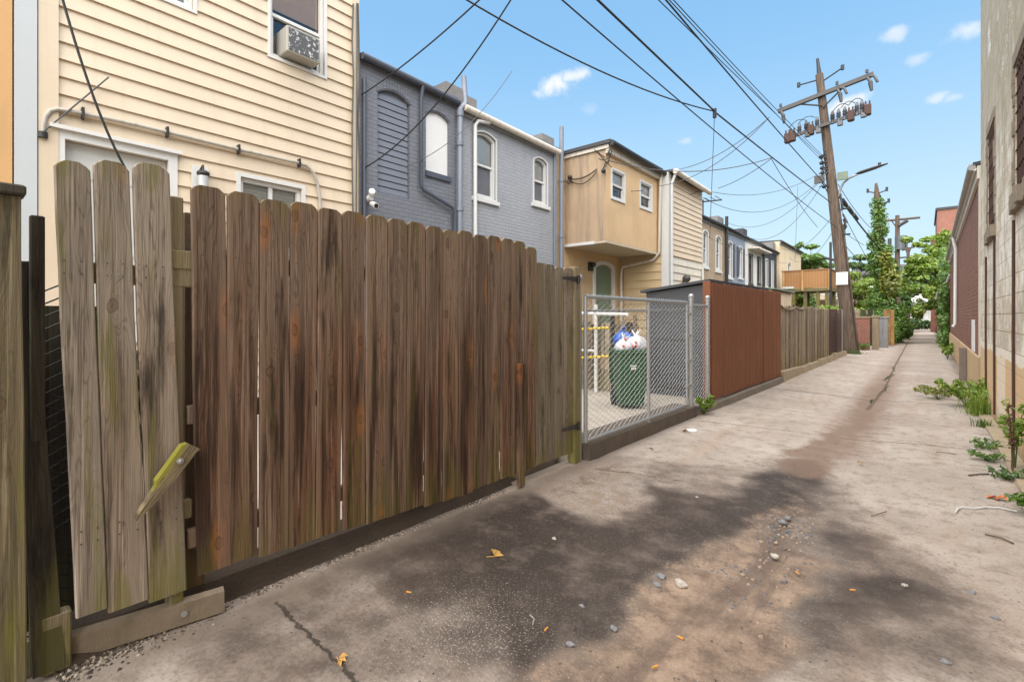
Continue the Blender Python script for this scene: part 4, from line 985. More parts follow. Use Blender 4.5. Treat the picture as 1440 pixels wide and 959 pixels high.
# tall leaning greyed gate of three wide boards
A = thing('wooden_gate', 'greyed three board gate streaked with green algae, leaning slightly', 'gate', (-2.56, .45, 0))
for (u0, u1, vt, l0, l1, vb, lab) in ((75, 128, 227, 105, 150, 862, 'board streaked with green algae'), (130, 182, 227, 150, 208, 852, None), (184.5, 238, 231, 208.5, 262, 838, 'board with a large knot near its top')):
    a, b = yz(u0, vt)[0], yz(u1, vt)[0]; c, d = yz(l0, vb)[0], yz(l1, vb)[0]
    zt, zb = yz((u0+u1)/2, vt)[1], yz((l0+l1)/2, vb)[1]
    board(A, WOOD_GREY, a+.002, b-.001, zb, zt, XF+.004, .02, .028, lean=c-a, lean2=d-b+.001, label=lab)
rail(A, .30, .74, 1.58, XF-.018, WOOD_MOSS); rail(A, .34, .74, .52, XF-.018, WOOD_MOSS)
nails(A, [(XF+.006, y, z) for y in (.30, .35, .43, .48, .56, .62) for z in (1.62, 1.57)] + [(XF+.006, y, z) for y in (.35, .40, .47, .53, .61, .67) for z in (.55, .50)])
MB().bbox(XF-.11, XF-.02, .655, .706, .02, 1.945, .005).build('post', WOOD_MOSS, A)
# mossy stub of timber bolted across the gate
p0, p1 = PX(191, 731, XF+.05), PX(268, 625, XF+.05)
dirv = (p1-p0).normalized(); nv = Vector((0, -dirv.z, dirv.y)); X1 = Vector((.022, 0, 0))
prof = [(0., .006, -.002), (.12, .012, -.010), (.42, .020, -.024), (.47, .034, -.026), (.70, .034, -.030), (.95, .036, -.034), (1., .020, -.042)]
mb = MB(); L = (p1-p0).length; prev = None
for fr_, a, b in prof:
    c = p0+dirv*L*fr_; k = len(mb.v); mb.v += [tuple(c+nv*a+X1), tuple(c+nv*b+X1), tuple(c+nv*b-X1), tuple(c+nv*a-X1)]
    if prev is not None: mb.f += [(prev+j, prev+(j+1) % 4, k+(j+1) % 4, k+j) for j in range(4)]; mb.sm += [False]*4
    prev = k
mb.f += [(3, 2, 1, 0), (prev, prev+1, prev+2, prev+3)]; mb.sm += [False]*2
def splint(t):
    o_ = t.wpos(); x, y, z = t.sep(o_)
    al = t.m('ADD', t.m('MULTIPLY', y, dirv.y), t.m('MULTIPLY', z, dirv.z)); ac_ = t.m('ADD', t.m('MULTIPLY', y, nv.y), t.m('MULTIPLY', z, nv.z))
    f_ = t.noise(t.comb(t.m('MULTIPLY', al, 5.), t.m('MULTIPLY', ac_, 130.), 1.), 1., 5, .65); b_ = t.noise(o_, 14., 4, .6)
    c = t.mix(t.ss(f_, .35, .68), (.075, .055, .03), (.27, .21, .12)); side = t.m('SUBTRACT', ac_, p0.y*nv.y+p0.z*nv.z)
    c = t.mix(t.m('MULTIPLY', t.ss(t.m('ADD', side, t.m('MULTIPLY', t.m('SUBTRACT', b_, .5), .05)), .012, .026), .85), c, (.24, .225, .02))
    return {'Base Color': c, 'Roughness': .85, 'Normal': t.bump(f_, .9, .006)}
sp_ = mb.build('broken_batten', mat('splintered_wood', splint), A, loc=(0, 0, 0), fix=True)
q = p0.lerp(p1, .78)+nv*.004; mb = MB(); mb.tube([(XF+.072, q.y, q.z), (XF+.079, q.y, q.z)], .013, 12); mb.sphere((XF+.079, q.y, q.z), .008, 8, 4); mb.build('bolt', GALV, sp_)

# long brown run of boards
B = thing('board_fence', 'long run of tall brown dog eared boards with orange knots', 'fence', (-2.56, 2.0, 0))
N = 17; ya, yb_ = .722, 3.30; st_ = (yb_-ya)/N
for i in range(N):
    y0 = ya+i*st_; gap = RB.choice((.001, .002, .003, .005)); f_ = i/(N-1)
    zt = 2.0 + .03*f_ + RB.uniform(-.008, .008) - (.04 if i == N-1 else 0); zb = .215 - .10*min(1, f_*1.5) + RB.uniform(-.008, .008)
    if i == 0: y1_, lean = y0+st_-.010, .035
    else: y1_, lean = y0+st_-gap, RB.uniform(-.006, .008)
    board(B, WOOD_BROWN, y0+(0.002 if i else 0), y1_, zb, zt, XF+.012+RB.uniform(-.003, .004), .018, .026, lean=lean, skew=-.01)
rail(B, .66, 3.3, 1.66, XF-.012, WOOD_MOSS); rail(B, .72, 3.3, .95, XF-.012, WOOD_GATE); rail(B, .72, 3.3, .38, XF-.012, WOOD_GATE)
pts = []
for i in range(N):
    for dy in (.04, .10):
        for z in (1.68, .39): pts.append((XF+.012, ya+i*st_+dy+RB.uniform(-.01, .01), z+RB.uniform(-.02, .02)))
nails(B, pts)
for y in (.78, 2.05, 3.25): MB().bbox(XF-.22, XF-.125, y-.045, y+.045, .0, 1.9, .005).build('post', WOOD_GATE, B)
# short stake at the end of the run
o = MB(); o.bbox(XF+.018, XF+.052, 3.02, 3.10, .02, 1.02, .005); o.build('wooden_stake', WOOD_BROWN, loc=(XF+.03, 3.06, 0), label='short brown stake standing where the long board run meets the grey gate', cat='stake')
WOOD_GREYGATE = wood_mat('grey_gate_wood', (.20, .165, .125), (.17, .125, .085), (.060, .046, .034), algae=.6, warm=-.15, rust=.1, stain=.3)
# grey gate with black strap hinges
D = thing('wooden_gate', 'grey board gate with black strap hinges beside the chain link', 'gate', (-2.56, 3.65, 0))
a, b = 3.17, 3.885; n = 5
for i in range(n):
    w_ = (b-a)/n; board(D, WOOD_GREYGATE, a+i*w_+.002, a+(i+1)*w_-.003, .10+.02*RB.random(), 1.865+RB.uniform(-.015, .012), XF-.004+RB.uniform(-.003, .003), .018, .015)
rail(D, 3.2, 3.9, 1.6, XF-.025, WOOD_GATE); rail(D, 3.2, 3.9, .4, XF-.025, WOOD_GATE)
MB().bbox(XF-.06, XF+.02, 3.89, 3.985, 0, 1.88, .006).build('post', WOOD_MOSS, D)
for z in (1.76, .36):
    mb = MB(); mb.hexa([(XF+.021, 3.68, z-.012), (XF+.028, 3.68, z-.012), (XF+.028, 3.68, z+.012), (XF+.021, 3.68, z+.012), (XF+.021, 3.93, z-.026), (XF+.028, 3.93, z-.026), (XF+.028, 3.93, z+.026), (XF+.021, 3.93, z+.026)])
    mb.tube([(XF+.03, 3.94, z-.04), (XF+.03, 3.94, z+.04)], .014, 8); mb.build('hinge', DARKMETAL, D)

# ground beam under the boards, grit in the joint, plank on the ground
mb = MB(); mb.hexa([(-2.84, .30, 0), (-2.60, .30, 0), (-2.60, 3.06, 0), (-2.84, 3.06, 0), (-2.84, .30, .115), (-2.67, .30, .105), (-2.67, 3.06, .085), (-2.84, 3.06, .10)])
mb.build('ground_beam', plain('earthy_concrete', (.046, .032, .022), .95, .4, 7, dirt=.5, dirtcol=(.03, .025, .02), bump=.8), label='dark earthy concrete footing under the tall board fence', cat='kerb', kind='structure')
pa, pb = Vector((-2.66, .27, .0)), Vector((-2.535, .86, .0)); dv = (pb-pa).normalized(); nn = Vector((dv.y, -dv.x, 0))
mb = MB(); T = lambda p, e, z: p+nn*e+Vector((0, 0, z))
mb.hexa([T(pa, .02, .01), T(pa, -.02, .01), T(pb, -.02, .01), T(pb, .02, .01), T(pa, .02, .105), T(pa, -.02, .115), T(pb, -.02, .115), T(pb, .02, .108)])
pk = thing('plank', 'grey plank lying on edge at the foot of the leaning gate', 'plank', tuple(pa.lerp(pb, .5)))
mb.build('timber', plain('plank_wood', (.20, .155, .11), .9, .35, 18, dirt=.4, dirtcol=(.08, .07, .02), bump=.7), pk, fix=True)
c = pa.lerp(pb, .74)+nn*.021+Vector((0, 0, .06)); MB().tube([c, c+nn*.004], .014, 6).build('washer', GALV, pk)
mb = MB()
mb.bbox(-2.66, -2.60, .24, .33, 0, .23, .006); mb.build('wooden_block', WOOD_GREY, loc=(-2.63, .28, 0), label='rotten block of timber under the corner of the leaning gate', cat='block')
rg = np.random.default_rng(4)
def chips(n, fn, s0, s1, seed):
    rg = np.random.default_rng(seed); mb = MB()
    for i in range(n):
        x, y, z = fn(rg); r = rg.uniform(s0, s1); k = len(mb.v); a = rg.uniform(0, 6)
        V = [(x+r*math.cos(a+j*1.57)*rg.uniform(.6, 1.2), y+r*math.sin(a+j*1.57)*rg.uniform(.6, 1.2), z) for j in range(4)]
        mb.add(V+[(v[0]*.6+x*.4, v[1]*.6+y*.4, z+r*rg.uniform(.4, .9)) for v in V], ((4, 5, 6, 7), (0, 1, 5, 4), (1, 2, 6, 5), (2, 3, 7, 6), (3, 0, 4, 7)))
    return mb
def gritm(t):
    i = t.island(); return {'Base Color': t.mix(t.ss(i, .55, .95), (.060, .045, .032), (.33, .28, .22)), 'Roughness': .9}
GRIT = mat('loose_grit', gritm)
def strip(r): y = r.uniform(.28, 3.0); return (-2.605+abs(r.normal())*(.03 if y > .9 else .06), y, -.004+.004*r.random())
chips(3200, strip, .0035, .010, 1).build('grit', GRIT, label='strip of fine brown grit along the foot of the board fence', cat='grit', kind='stuff')
def rub(r):
    w = r.random(); c = ((-.72, 3.64, .16, .26), (-1.07, 2.43, .10, .12), (-1.10, 1.62, .08, .12), (-.82, 2.9, .25, .5))[0 if w < .3 else 1 if w < .5 else 2 if w < .65 else 3]
    return (c[0]+r.normal()*c[2]*.6, c[1]+r.normal()*c[3]*.6, -.018)
def rubm(t):
    i = t.island(); return {'Base Color': t.mix(t.ss(i, .5, .9), (.13, .13, .14), (.33, .24, .17)), 'Roughness': .9}
RUBBLE = mat('rubble', rubm)
chips(800, rub, .004, .015, 2).build('gravel', RUBBLE, label='loose broken gravel in the washed out middle of the alley', cat='gravel', kind='stuff')
def scat(r): return (r.uniform(-2.45, .6), r.uniform(.9, 10)**1., -.004)
chips(520, scat, .002, .0075, 3).build('scattered_grit', GRIT, label='fine grit and crumbs scattered over the alley concrete', cat='grit', kind='stuff')

# ------------------------------------------------------------------ chain link
def chain(mb, fr, s0, s1, z0, z1, z0b=None, pitch=.06, r=.0024):
    """woven diamond mesh: every wire zigzags upwards"""
    z0b = z0 if z0b is None else z0b; n = int((s1-s0)/pitch)
    for i in range(n+1):
        sx = s0+i*pitch; zb = z0+(z0b-z0)*i/n; pts = []; k = 0; z = zb
        while z < z1+.001:
            s_ = min(max(sx+(pitch*.5 if (k+i) % 2 else -pitch*.5)*1.02, s0), s1); pts.append(fr.p(s_, z, .003 if k % 2 else -.003)); k += 1; z += pitch*.5
        pts.append(fr.p(sx+(.012 if k % 2 else -.012), z1+.035, 0))
        mb.tube(pts, r, 4, caps=False, smooth=False)
    return mb
XC = -2.50
FC = Fr((XC, 0, 0), (0, 1, 0), (1, 0, 0))
cg = thing('chain_link_gate', 'wide galvanised chain link gate in front of the green bin', 'gate', (XC, 5.3, 0))
chain(MB(), FC, 4.06, 6.62, .20, 1.60).build('mesh', GALVW, cg)
mb = MB(); mb.tube([(XC, 4.03, .19), (XC, 4.03, 1.60)], .02, 10); mb.tube([(XC, 6.66, .19), (XC, 6.66, 1.60)], .02, 10); mb.tube([(XC, 4.03, 1.60), (XC, 6.66, 1.60)], .02, 10); mb.tube([(XC, 4.03, .20), (XC, 6.66, .19)], .016, 10)
mb.build('frame', GALV, cg)
MB().tube([(XC-.02, 4.03, 1.46), (XC-.02, 6.66, 1.50)], .012, 8).build('brace', GALV, cg)
y = PX(912, 500, XC).y; MB().tube([(XC, y, .1), (XC, y, 1.60)], .021, 10).build('upright', GALV, cg)
mb = MB()
for z in (.45, .8, 1.15, 1.45): mb.tube([(XC, 6.66, z), (XC, 6.82, z)], .015, 8); mb.tube([(XC, 6.66, z-.02), (XC, 6.66, z+.02)], .028, 10)
mb.build('hinge', GALV, cg)
cp = thing('chain_link_fence', 'short chain link panel between two capped steel posts', 'fence', (XC, 7.1, 0))
chain(MB(), FC, 6.90, 7.44, .10, 1.55).build('mesh', GALVW, cp)
for z in (1.57, .1): MB().tube([(XC, 6.86, z), (XC, 7.5, z)], .017, 10).build('rail', GALV, cp)
for y in (6.82, 7.50):
    pm = MB().tube([(XC, y, -.05), (XC, y, 1.64)], .032, 12).build('post', GALV, cp)
    mb = MB(); mb.sphere((XC, y, 1.69), .042, 12, 7); mb.tube([(XC, y, 1.63), (XC, y, 1.67)], .037, 12)
    for z in (.25, .6, .95, 1.3, 1.56): mb.tube([(XC, y, z-.014), (XC, y, z+.014)], .038, 12)
    mb.build('cap', GALV, pm)
gp = thing('gate_post', 'short steel post with a round knob beside the grey board gate', 'post', (XC-.06, 4.01, 0)); MB().tube([(XC-.06, 4.01, 0), (XC-.06, 4.01, 1.75)], .025, 10).build('post', GALV, gp); MB().sphere((XC-.06, 4.01, 1.785), .036, 10, 6).build('cap', GALV, gp)
# kerb under the chain link and on
mb = MB(); mb.hexa([(-2.80, 4.06, -.05), (-2.47, 4.06, -.05), (-2.44, 6.9, -.05), (-2.80, 6.9, -.05), (-2.80, 4.06, .165), (-2.475, 4.06, .165), (-2.445, 6.9, .145), (-2.80, 6.9, .145)])
mb.build('kerb', plain('stained_kerb', (.10, .078, .06), .9, .35, 5, dirt=.6, dirtcol=(.045, .033, .026), bump=.5), label='dark stained concrete kerb under the chain link gate', cat='kerb', kind='structure')
kx = [(6.93, -2.44, .07), (7.75, -2.38, .09), (9.5, -2.33, .11), (11.7, -2.29, .11)]
mb = MB()
for (ya_, xa, za), (yb2, xb, zb2) in zip(kx, kx[1:]):
    mb.hexa([(-2.75, ya_+.006, -.05), (xa, ya_+.006, -.05), (xb, yb2-.006, -.05), (-2.75, yb2-.006, -.05), (-2.75, ya_+.006, za), (xa-.02, ya_+.006, za), (xb-.02, yb2-.006, zb2), (-2.75, yb2-.006, zb2)])
mb.build('kerb', KERB, label='weathered kerb at the foot of the red brown fence', cat='kerb', kind='structure')
mb = MB(); rr = random.Random(8); y = 11.72; i = 0
while y < 21.5:
    l = rr.uniform(.9, 1.6); h0 = rr.uniform(.14, .22); xx = -2.29+.012*(y-11.7)
    mb.hexa([(-2.7, y, -.05), (xx, y, -.05), (xx, y+l-.02, -.05), (-2.7, y+l-.02, -.05), (-2.7, y, h0), (xx-.03, y, h0), (xx-.03, y+l-.02, h0-.02), (-2.7, y+l-.02, h0-.02)]); y += l
mb.build('kerb', KERB2, label='mossy sandstone coloured kerb along the grey picket fence', cat='kerb', kind='structure')

# red brown fence
rf = thing('board_fence', 'red brown stained fence of narrow close boards', 'fence', (-2.42, 9.7, 0))
y = 7.62; i = 0
X_ = lambda y: -2.47+(y-7.6)*.028
while y < 11.7:
    w_ = .138 if i else .12
    mb = MB(); t0 = 1.93+RB.uniform(-.006, .006); mb.bbox(X_(y)-.02, X_(y)+RB.uniform(-.003, .003), y+.004, min(y+w_-.004, 11.72), .13, t0, .004); mb.build('board', RED_STAIN, rf); y += w_; i += 1
MB().bbox(X_(10.4), X_(10.4)+.02, 10.36, 10.44, .15, 1.93, .004).build('batten', RED_STAIN, rf)
mb = MB(); mb.bbox(-2.6, -2.485, 7.575, 7.615, .1, 1.95, .004); mb.build('corner_post', RED_STAIN, rf)
# grey shed behind it
sh = thing('garden_shed', 'dark grey garden shed with a low sloping roof behind the red brown fence', 'shed', (-3.2, 9.5, 0))
mb = MB(); mb.hexa([(-3.72, 8., 0), (-2.66, 8., 0), (-2.60, 11.5, 0), (-3.72, 11.5, 0), (-3.72, 8., 1.82), (-2.66, 8., 1.94), (-2.60, 11.5, 1.96), (-3.72, 11.5, 1.82)]); mb.build('wall', SHEDGREY, sh)
MB().hexa([(-3.80, 7.92, 1.825), (-2.62, 7.92, 1.965), (-2.56, 11.55, 1.975), (-3.80, 11.55, 1.83), (-3.80, 7.92, 1.87), (-2.62, 7.92, 2.01), (-2.56, 11.55, 2.02), (-3.80, 11.55, 1.875)]).build('roof', plain('dark_roof_sheet', (.045, .05, .055), .6, .2, 3), sh)
mb = MB(); mb.ring(Fr((0, 7.998, 0), (1, 0, 0), (0, -1, 0)), outline(-3.55, -2.78, .2, 1.05), outline(-3.52, -2.81, .23, 1.02), 0, .01); mb.build('door_frame', STEELBOX, sh)
gs = thing('garden_shed', 'low shed with a pale green sheet roof behind the grey shed', 'shed', (-4.8, 15., 0))
MB().box(-5.5, -3.6, 16.6, 19.5, 0, 2.25).build('wall', STUCCO_CREAM, gs); MB().hexa([(-5.6, 16.5, 2.42), (-3.5, 16.5, 2.26), (-3.5, 19.6, 2.26), (-5.6, 19.6, 2.42), (-5.6, 16.5, 2.46), (-3.5, 16.5, 2.30), (-3.5, 19.6, 2.30), (-5.6, 19.6, 2.46)]).build('roof', GREENROOF, gs)

# yard fence, rail and clutter seen through the chain link
yf = thing('picket_fence', 'dark uneven picket fence across the back of the small yard', 'fence', (-5.3, 8.3, 0))
rr = random.Random(21); x = -6.9
mats_ = (WOOD_DARK, WOOD_GATE, WOOD_FAR)
while x < -3.75:
    w_ = rr.uniform(.08, .13); mb = MB(); mb.bbox(x, x+w_-.02, 7.7, 7.72, .05, 1.38+rr.uniform(-.12, .1), .003); mb.build('picket', rr.choice(mats_), yf); x += w_
for z in (1.2, .4): MB().bbox(-6.9, -3.75, 7.725, 7.76, z, z+.08, .003).build('rail', WOOD_FAR, yf)
rl = thing('handrail', 'white painted pipe handrail in the yard behind the chain link', 'railing', (-5.0, 7.6, 0))
c0 = PY(838, 540, 7.5)
for x, y in ((c0.x, c0.y), (c0.x-1.2, c0.y)): MB().tube([(x, y, .05), (x, y, 1.62)], .035, 10).build('post', WHITE, rl)
MB().tube([(c0.x-1.4, c0.y, 1.5), (-3.8, c0.y, 1.44)], .03, 10).build('rail', WHITE, rl); MB().tube([(c0.x-1.4, c0.y, .8), (c0.x, c0.y, .8)], .022, 8).build('rail', WHITE, rl)
for k, (v, lab) in enumerate(((462, 'upper yellow strap tied across the white handrail'), (502, 'lower yellow strap hanging across the white handrail'))):
    a, b = PY(818, v+1, 7.4), PY(858, v-1, 7.4)
    mb = MB(); n = 7
    for i in range(n):
        p, q = a.lerp(b, i/n), a.lerp(b, (i+.72)/n); mb.tube([p+Vector((0, 0, .012*(i % 2))), q], .022, 6)
    mb.build('strap', YELLOW, loc=tuple(a), label=lab, cat='strap')

# wheeled bin with full bags
bx, by, bz = -3.34, 6.6, .07
BS = .82
tb = thing('wheeled_bin', 'green wheeled rubbish bin overfilled with white bags behind the chain link', 'bin', (bx, by, bz))
ang = .70; cA, sA = math.cos(ang), math.sin(ang)
def BT(x, y, z): return (bx+(x*cA-y*sA)*BS, by+(x*sA+y*cA)*BS, bz+z*.93)
def bloop(hw, hd, z, r=.04, n=4):
    L = []
    for sx, sy, a0 in ((1, -1, -90), (1, 1, 0), (-1, 1, 90), (-1, -1, 180)):
        for i in range(n+1):
            a = math.radians(a0+90*i/n); L.append(BT(sx*(hw-r)+r*math.cos(a), sy*(hd-r)+r*math.sin(a), z))
    return L
mb = MB(); prev = None
for hw, hd, z in ((.21, .24, .06), (.235, .27, .3), (.27, .31, .86), (.295, .335, .87), (.295, .335, .92), (.27, .31, .925), (.24, .28, .6)):
    k = len(mb.v); L = bloop(hw, hd, z); mb.v += L; n = len(L)
    if prev is not None: mb.f += [(prev+j, prev+(j+1) % n, k+(j+1) % n, k+j) for j in range(n)]; mb.sm += [False]*n
    prev = k
mb.f.append(tuple(range(n-1, -1, -1))); mb.sm.append(False)
mb.build('body', GREENBIN, tb)
mb = MB()
for sx in (-.235, .235): mb.tube([BT(sx-.03, .25, .12), BT(sx+.03, .25, .12)], .12, 16)
mb.build('wheel', plain('black_rubber', (.02, .02, .02), .7), tb)
MB().tube([BT(-.24, .36, .88), BT(-.24, .42, .9), BT(.24, .42, .9), BT(.24, .36, .88)], .017, 8).build('handle', GREENBIN, tb)
ld = MB(); ld.hexa([BT(-.28, .36, .35), BT(.28, .36, .35), BT(.28, .40, .35), BT(-.28, .40, .35), BT(-.29, .37, .92), BT(.29, .37, .92), BT(.29, .42, .92), BT(-.29, .42, .92)]); ld.build('lid', GREENBIN, tb)
em = MB()
for i in range(3): em.tube([BT(-.03+.03*i, -.335+.03*0, .62), BT(-.03+.03*i, -.325, .66)], .010, 6)
em.tube([BT(-.06, -.325, .68), BT(.06, -.325, .68)], .008, 6); em.build('emblem', WHITE, tb)
def bag(x, y, z, r, m, label, seed, sz=.85, red=True, nm='rubbish_bag'):
    rr = random.Random(seed); mb = MB(); mb.sphere((0, 0, 0), r, 18, 12, 1, 1, sz); 
    V = []
    for v in mb.v:
        n_ = mn.noise(Vector(v)*9+Vector((seed, 0, 0)))*.22+mn.noise(Vector(v)*22+Vector((0, seed, 0)))*.14; V.append(tuple(Vector(v)*(1+n_)+Vector(BT(x, y, z))))
    mb.v = V
    t = thing(nm, label, 'bag', BT(x, y, z)); mb.build('bag', m, t)
    k = Vector(BT(x, y, z+r*sz)); kb = MB()
    for j in range(4): kb.tube([k, k+Vector((rr.uniform(-.07, .07), rr.uniform(-.07, .07), rr.uniform(.04, .1)))], [.018, .008], 6)
    kb.build('knot', m, t)
    if red:
        c_ = Vector(BT(x, y, z)); rd = (Vector((0, 0, CAMH))-c_).normalized(); kb = MB()
        for j in range(3):
            e = c_+rd*r*1.03+Vector((0, rr.uniform(-.1, .1), rr.uniform(-.06, .1))); kb.sphere(e, .022, 8, 5)
        kb.build('print', REDP, t)
bag(-.12, -.12, .97, .135, BAG, 'white plastic bag with red print at the left of the green bin', 2)
bag(.13, .04, .99, .155, BAG, 'larger white plastic bag with red print at the right of the green bin', 5)
bag(-.05, .22, 1.06, .17, BLUEP, 'blue plastic bag heaped behind the white bags in the bin', 9, .8, False)

# ------------------------------------------------------------------ grey picket fence and what stands beyond it
gf = thing('board_fence', 'silvery grey fence of uneven upright boards beyond the red brown fence', 'fence', (-2.4, 15.5, 0))
rr = random.Random(5); y = 11.78
while y < 18.3:
    w_ = rr.uniform(.085, .15); x = -2.44+(y-11.8)*.018; mb = MB()
    mb.bbox(x-.02, x+rr.uniform(-.006, .006), y, y+w_-rr.choice((.006, .012, .02)), .17+rr.uniform(-.03, .02), 1.66+rr.uniform(-.04, .03), .004)
    b_ = wloc(gf); mb.build('board', rr.choice((WOOD_FAR, WOOD_FAR, WOOD_FAR, WOOD_GATE, WOOD_MOSS)), gf, loc=(0, y-b_.y, 0)); y += w_
mb = MB(); mb.bbox(-2.52, -2.48, 11.8, 18.3, 1.3, 1.4, .004); mb.build('rail', WOOD_GATE, gf)
mb = MB()
for k in range(5): mb.tube(sag((-2.42, 12.+k*1.3, 1.66+.05*(k % 2)), (-2.38, 13.4+k*1.2, 1.64), .08, 8), .02, 5)
mb.build('old_vine', WOOD_MOSS, gf)
cw = thing('wire_fence', 'rusty wire mesh fence section before the leaning pole', 'fence', (-2.34, 19.8, 0))
FW = Fr((-2.32, 0, 0), (0, 1, 0), (1, 0, 0)); chain(MB(), FW, 18.4, 21.4, .15, 1.62, pitch=.09, r=.006).build('mesh', RUST, cw)
MB().box(-2.5, -2.42, 18.4, 21.4, .1, 1.55).build('backing', plain('brown_slats', (.085, .06, .042), .8, .3, 8), cw)
for y in (18.4, 19.9, 21.45): MB().tube([(-2.32, y, 0), (-2.32, y, 1.68)], .035, 8).build('post', GALV if y > 21 else RUST, cw)

# leaning utility pole with its gear
def PB(t, y=0.): # a point at height t along the leaning pole
    return Vector((-2.15-1.10*(t/11.6), 22.7, t)) + Vector((0, y, 0))
up = thing('utility_pole', 'leaning wooden utility pole with crossarm and a rack of switches', 'utility pole', tuple(PB(0)))
MB().tube([PB(t) for t in (0, .3, 1.5, 3, 5, 7, 9, 10.6, 11.1)], [.285, .25, .23, .22, .195, .175, .155, .14, .135], 16).build('pole', POLEW, up)
MB().tube([PB(11.0), PB(11.5), PB(11.75)], [.09, .06, .05], 8).build('ridge_pin', DARKMETAL, up)
ax = Vector((1, 0, .16)).normalized(); ax2 = Vector((1, .05, .20)).normalized()
def arm(c, l0, l1, w, m, name):
    a, b = c-ax*l0, c+ax*l1; up_ = Vector((-.16, 0, 1)).normalized(); n_ = Vector((0, 1, 0)); mb = MB()
    mb.hexa([a-n_*w-up_*w, b-n_*w-up_*w, b+n_*w-up_*w, a+n_*w-up_*w, a-n_*w+up_*w, b-n_*w+up_*w, b+n_*w+up_*w, a+n_*w+up_*w]); return mb.build(name, m, up)
c1 = PB(10.2)+Vector((0, -.2, 0)); ca = arm(c1, 1.54, 1.70, .075, STEELBOX, 'crossarm')
mb = MB(); mb.tube([c1-ax*.75-Vector((0, 0, .05)), PB(9.75)+Vector((0, -.2, 0))], .03, 6); mb.tube([c1+ax*.75-Vector((0, 0, .05)), PB(9.65)+Vector((0, -.2, 0))], .03, 6); mb.build('arm_brace', DARKMETAL, ca)
for l in (-1.42, .55, 1.5):
    p = c1+ax*l; mb = MB(); mb.tube([p, p+Vector((.05, -.12, -.18)), p+Vector((.12, -.14, -.30))], .05, 8); mb.tube([p+Vector((.10, -.14, -.30)), p+Vector((.14, -.14, -.62))], [.075, .05], 8); mb.tube([p+Vector((0, -.1, .1)), p+Vector((0, -.1, .22))], .05, 8)
    if l > 0: mb.tube([p, p+Vector((.22, -.12, -.1)), p+Vector((.32, -.12, -.35))], .045, 8)
    mb.build('cutout', STEELBOX, up)
for (z, l) in ((10.75, .75), (10.9, -.72)):
    mb = MB(); p = PB(z); e = p+Vector((l*1., -.1, .32 if l > 0 else -.05)); mb.tube([p, e], .028, 6); mb.tube([e-Vector((0, 0, .08)), e+Vector((0, 0, .10))], .06, 8); mb.build('side_pin', DARKMETAL, up)
c2 = PB(8.95)+Vector((0, -.25, 0)); rk = arm(c2, 1.30, 1.45, .06, STEELBOX, 'switch_rack')
for i, l in enumerate((-1.28, -1.1, -.86, -.62, -.45, -.24, .28, .48, .68, .88, 1.06, 1.22, 1.40)):
    p = c2+ax*l; big = i in (0, 1, 4, 9, 12); m_ = RUST if big else STEELBOX; mb = MB()
    if big:
        mb.bbox(p.x-.11, p.x+.11, p.y-.2, p.y+.04, p.z-.24, p.z+.16, .03)
        for dx in (-.06, .06): mb.tube([p+Vector((dx, -.08, .15)), p+Vector((dx, -.08, .30))], [.035, .025], 8)
    else:
        mb.tube([p+Vector((0, -.03, -.08)), p+Vector((0, -.03, .0)), p+Vector((0, -.03, .12)), p+Vector((0, -.03, .13)), p+Vector((0, -.03, .22)), p+Vector((0, -.03, .23)), p+Vector((0, -.03, .33)), p+Vector((0, -.03, .42))], [.06, .06, .06, .085, .06, .08, .055, .03], 8)
        if i % 2: mb.bbox(p.x-.03, p.x+.15, p.y-.2, p.y-.06, p.z-.28, p.z-.10, .02)
    mb.build('switch', m_ if big else (INSUL if i % 3 else STEELBOX), up)
for a, b in ((-1.2, -.6), (-.9, -.3), (.3, .8), (.55, 1.0), (.8, 1.25)): p, q = c2+ax*a+Vector((0, -.05, .4)), c2+ax*b+Vector((0, -.05, .4)); MB().tube(sag(p, q, -.16, 8), .014, 5).build('jumper_wire', BLACK, up)
rr = random.Random(6)
for z in (7.75, 7.5, 7.3, 7.1, 6.55):
    p = PB(z)+Vector((-.25, -.15, 0)); mb = MB(); mb.tube([p, p+Vector((.2, 0, 0))], .03, 6); mb.sphere(p, .075, 8, 6); kl = mb.build('service_clamp', DARKMETAL, up)
    for k in range(3): p = PB(z+rr.uniform(-.1, .1))+Vector((-.2, -.2, 0)); MB().tube([p, p+Vector((rr.uniform(-.25, .25), rr.uniform(-.1, .1), rr.uniform(-.35, .35)))], .02, 5).build('wire_tail', DARKMETAL, kl)
for dx, m_ in ((-.36, STEELBOX), (.40, plain('verdigris_plate', (.13, .17, .12), .5, .2, 9))): p = PB(6.85); MB().box(p.x+dx-.17, p.x+dx+.17, p.y-.33, p.y-.24, 6.68, 6.98).build('equipment_box', m_, up)
sl = MB().tube([PB(6.1)+Vector((.18, 0, 0)), PB(6.35)+Vector((.24, -.03, 0)), PB(6.6)+Vector((.38, -.06, 0)), PB(6.75)+Vector((.58, -.1, 0)), PB(6.83)+Vector((.85, -.15, 0))], .04, 8).build('lamp_bracket', GALV, up)
p = PB(6.85)+Vector((.80, -.14, 0)); mb = MB(); q_ = p+Vector((.98, -.2, .16)); mb.tube([p, p.lerp(q_, .15), p.lerp(q_, .6), q_], [.05, .10, .10, .04], 8, flat=.45); mb.build('street_lamp', STEELBOX, sl)
MB().tube([p.lerp(q_, .75)+Vector((0, 0, .03)), p.lerp(q_, .75)+Vector((0, 0, .13))], .05, 8).build('photocell', DARKMETAL, sl)
p = PB(2.95); MB().box(p.x-.18, p.x+.2, p.y-.275, p.y-.262, 2.65, 3.13).build('notice', PAPER, up)
mb = MB(); mb.tube([PB(.1)+Vector((.26, -.12, 0)), PB(5.)+Vector((.22, -.12, 0))], .03, 6); mb.build('riser_pipe', POLEW, up)
mb = MB(); rr = random.Random(4)
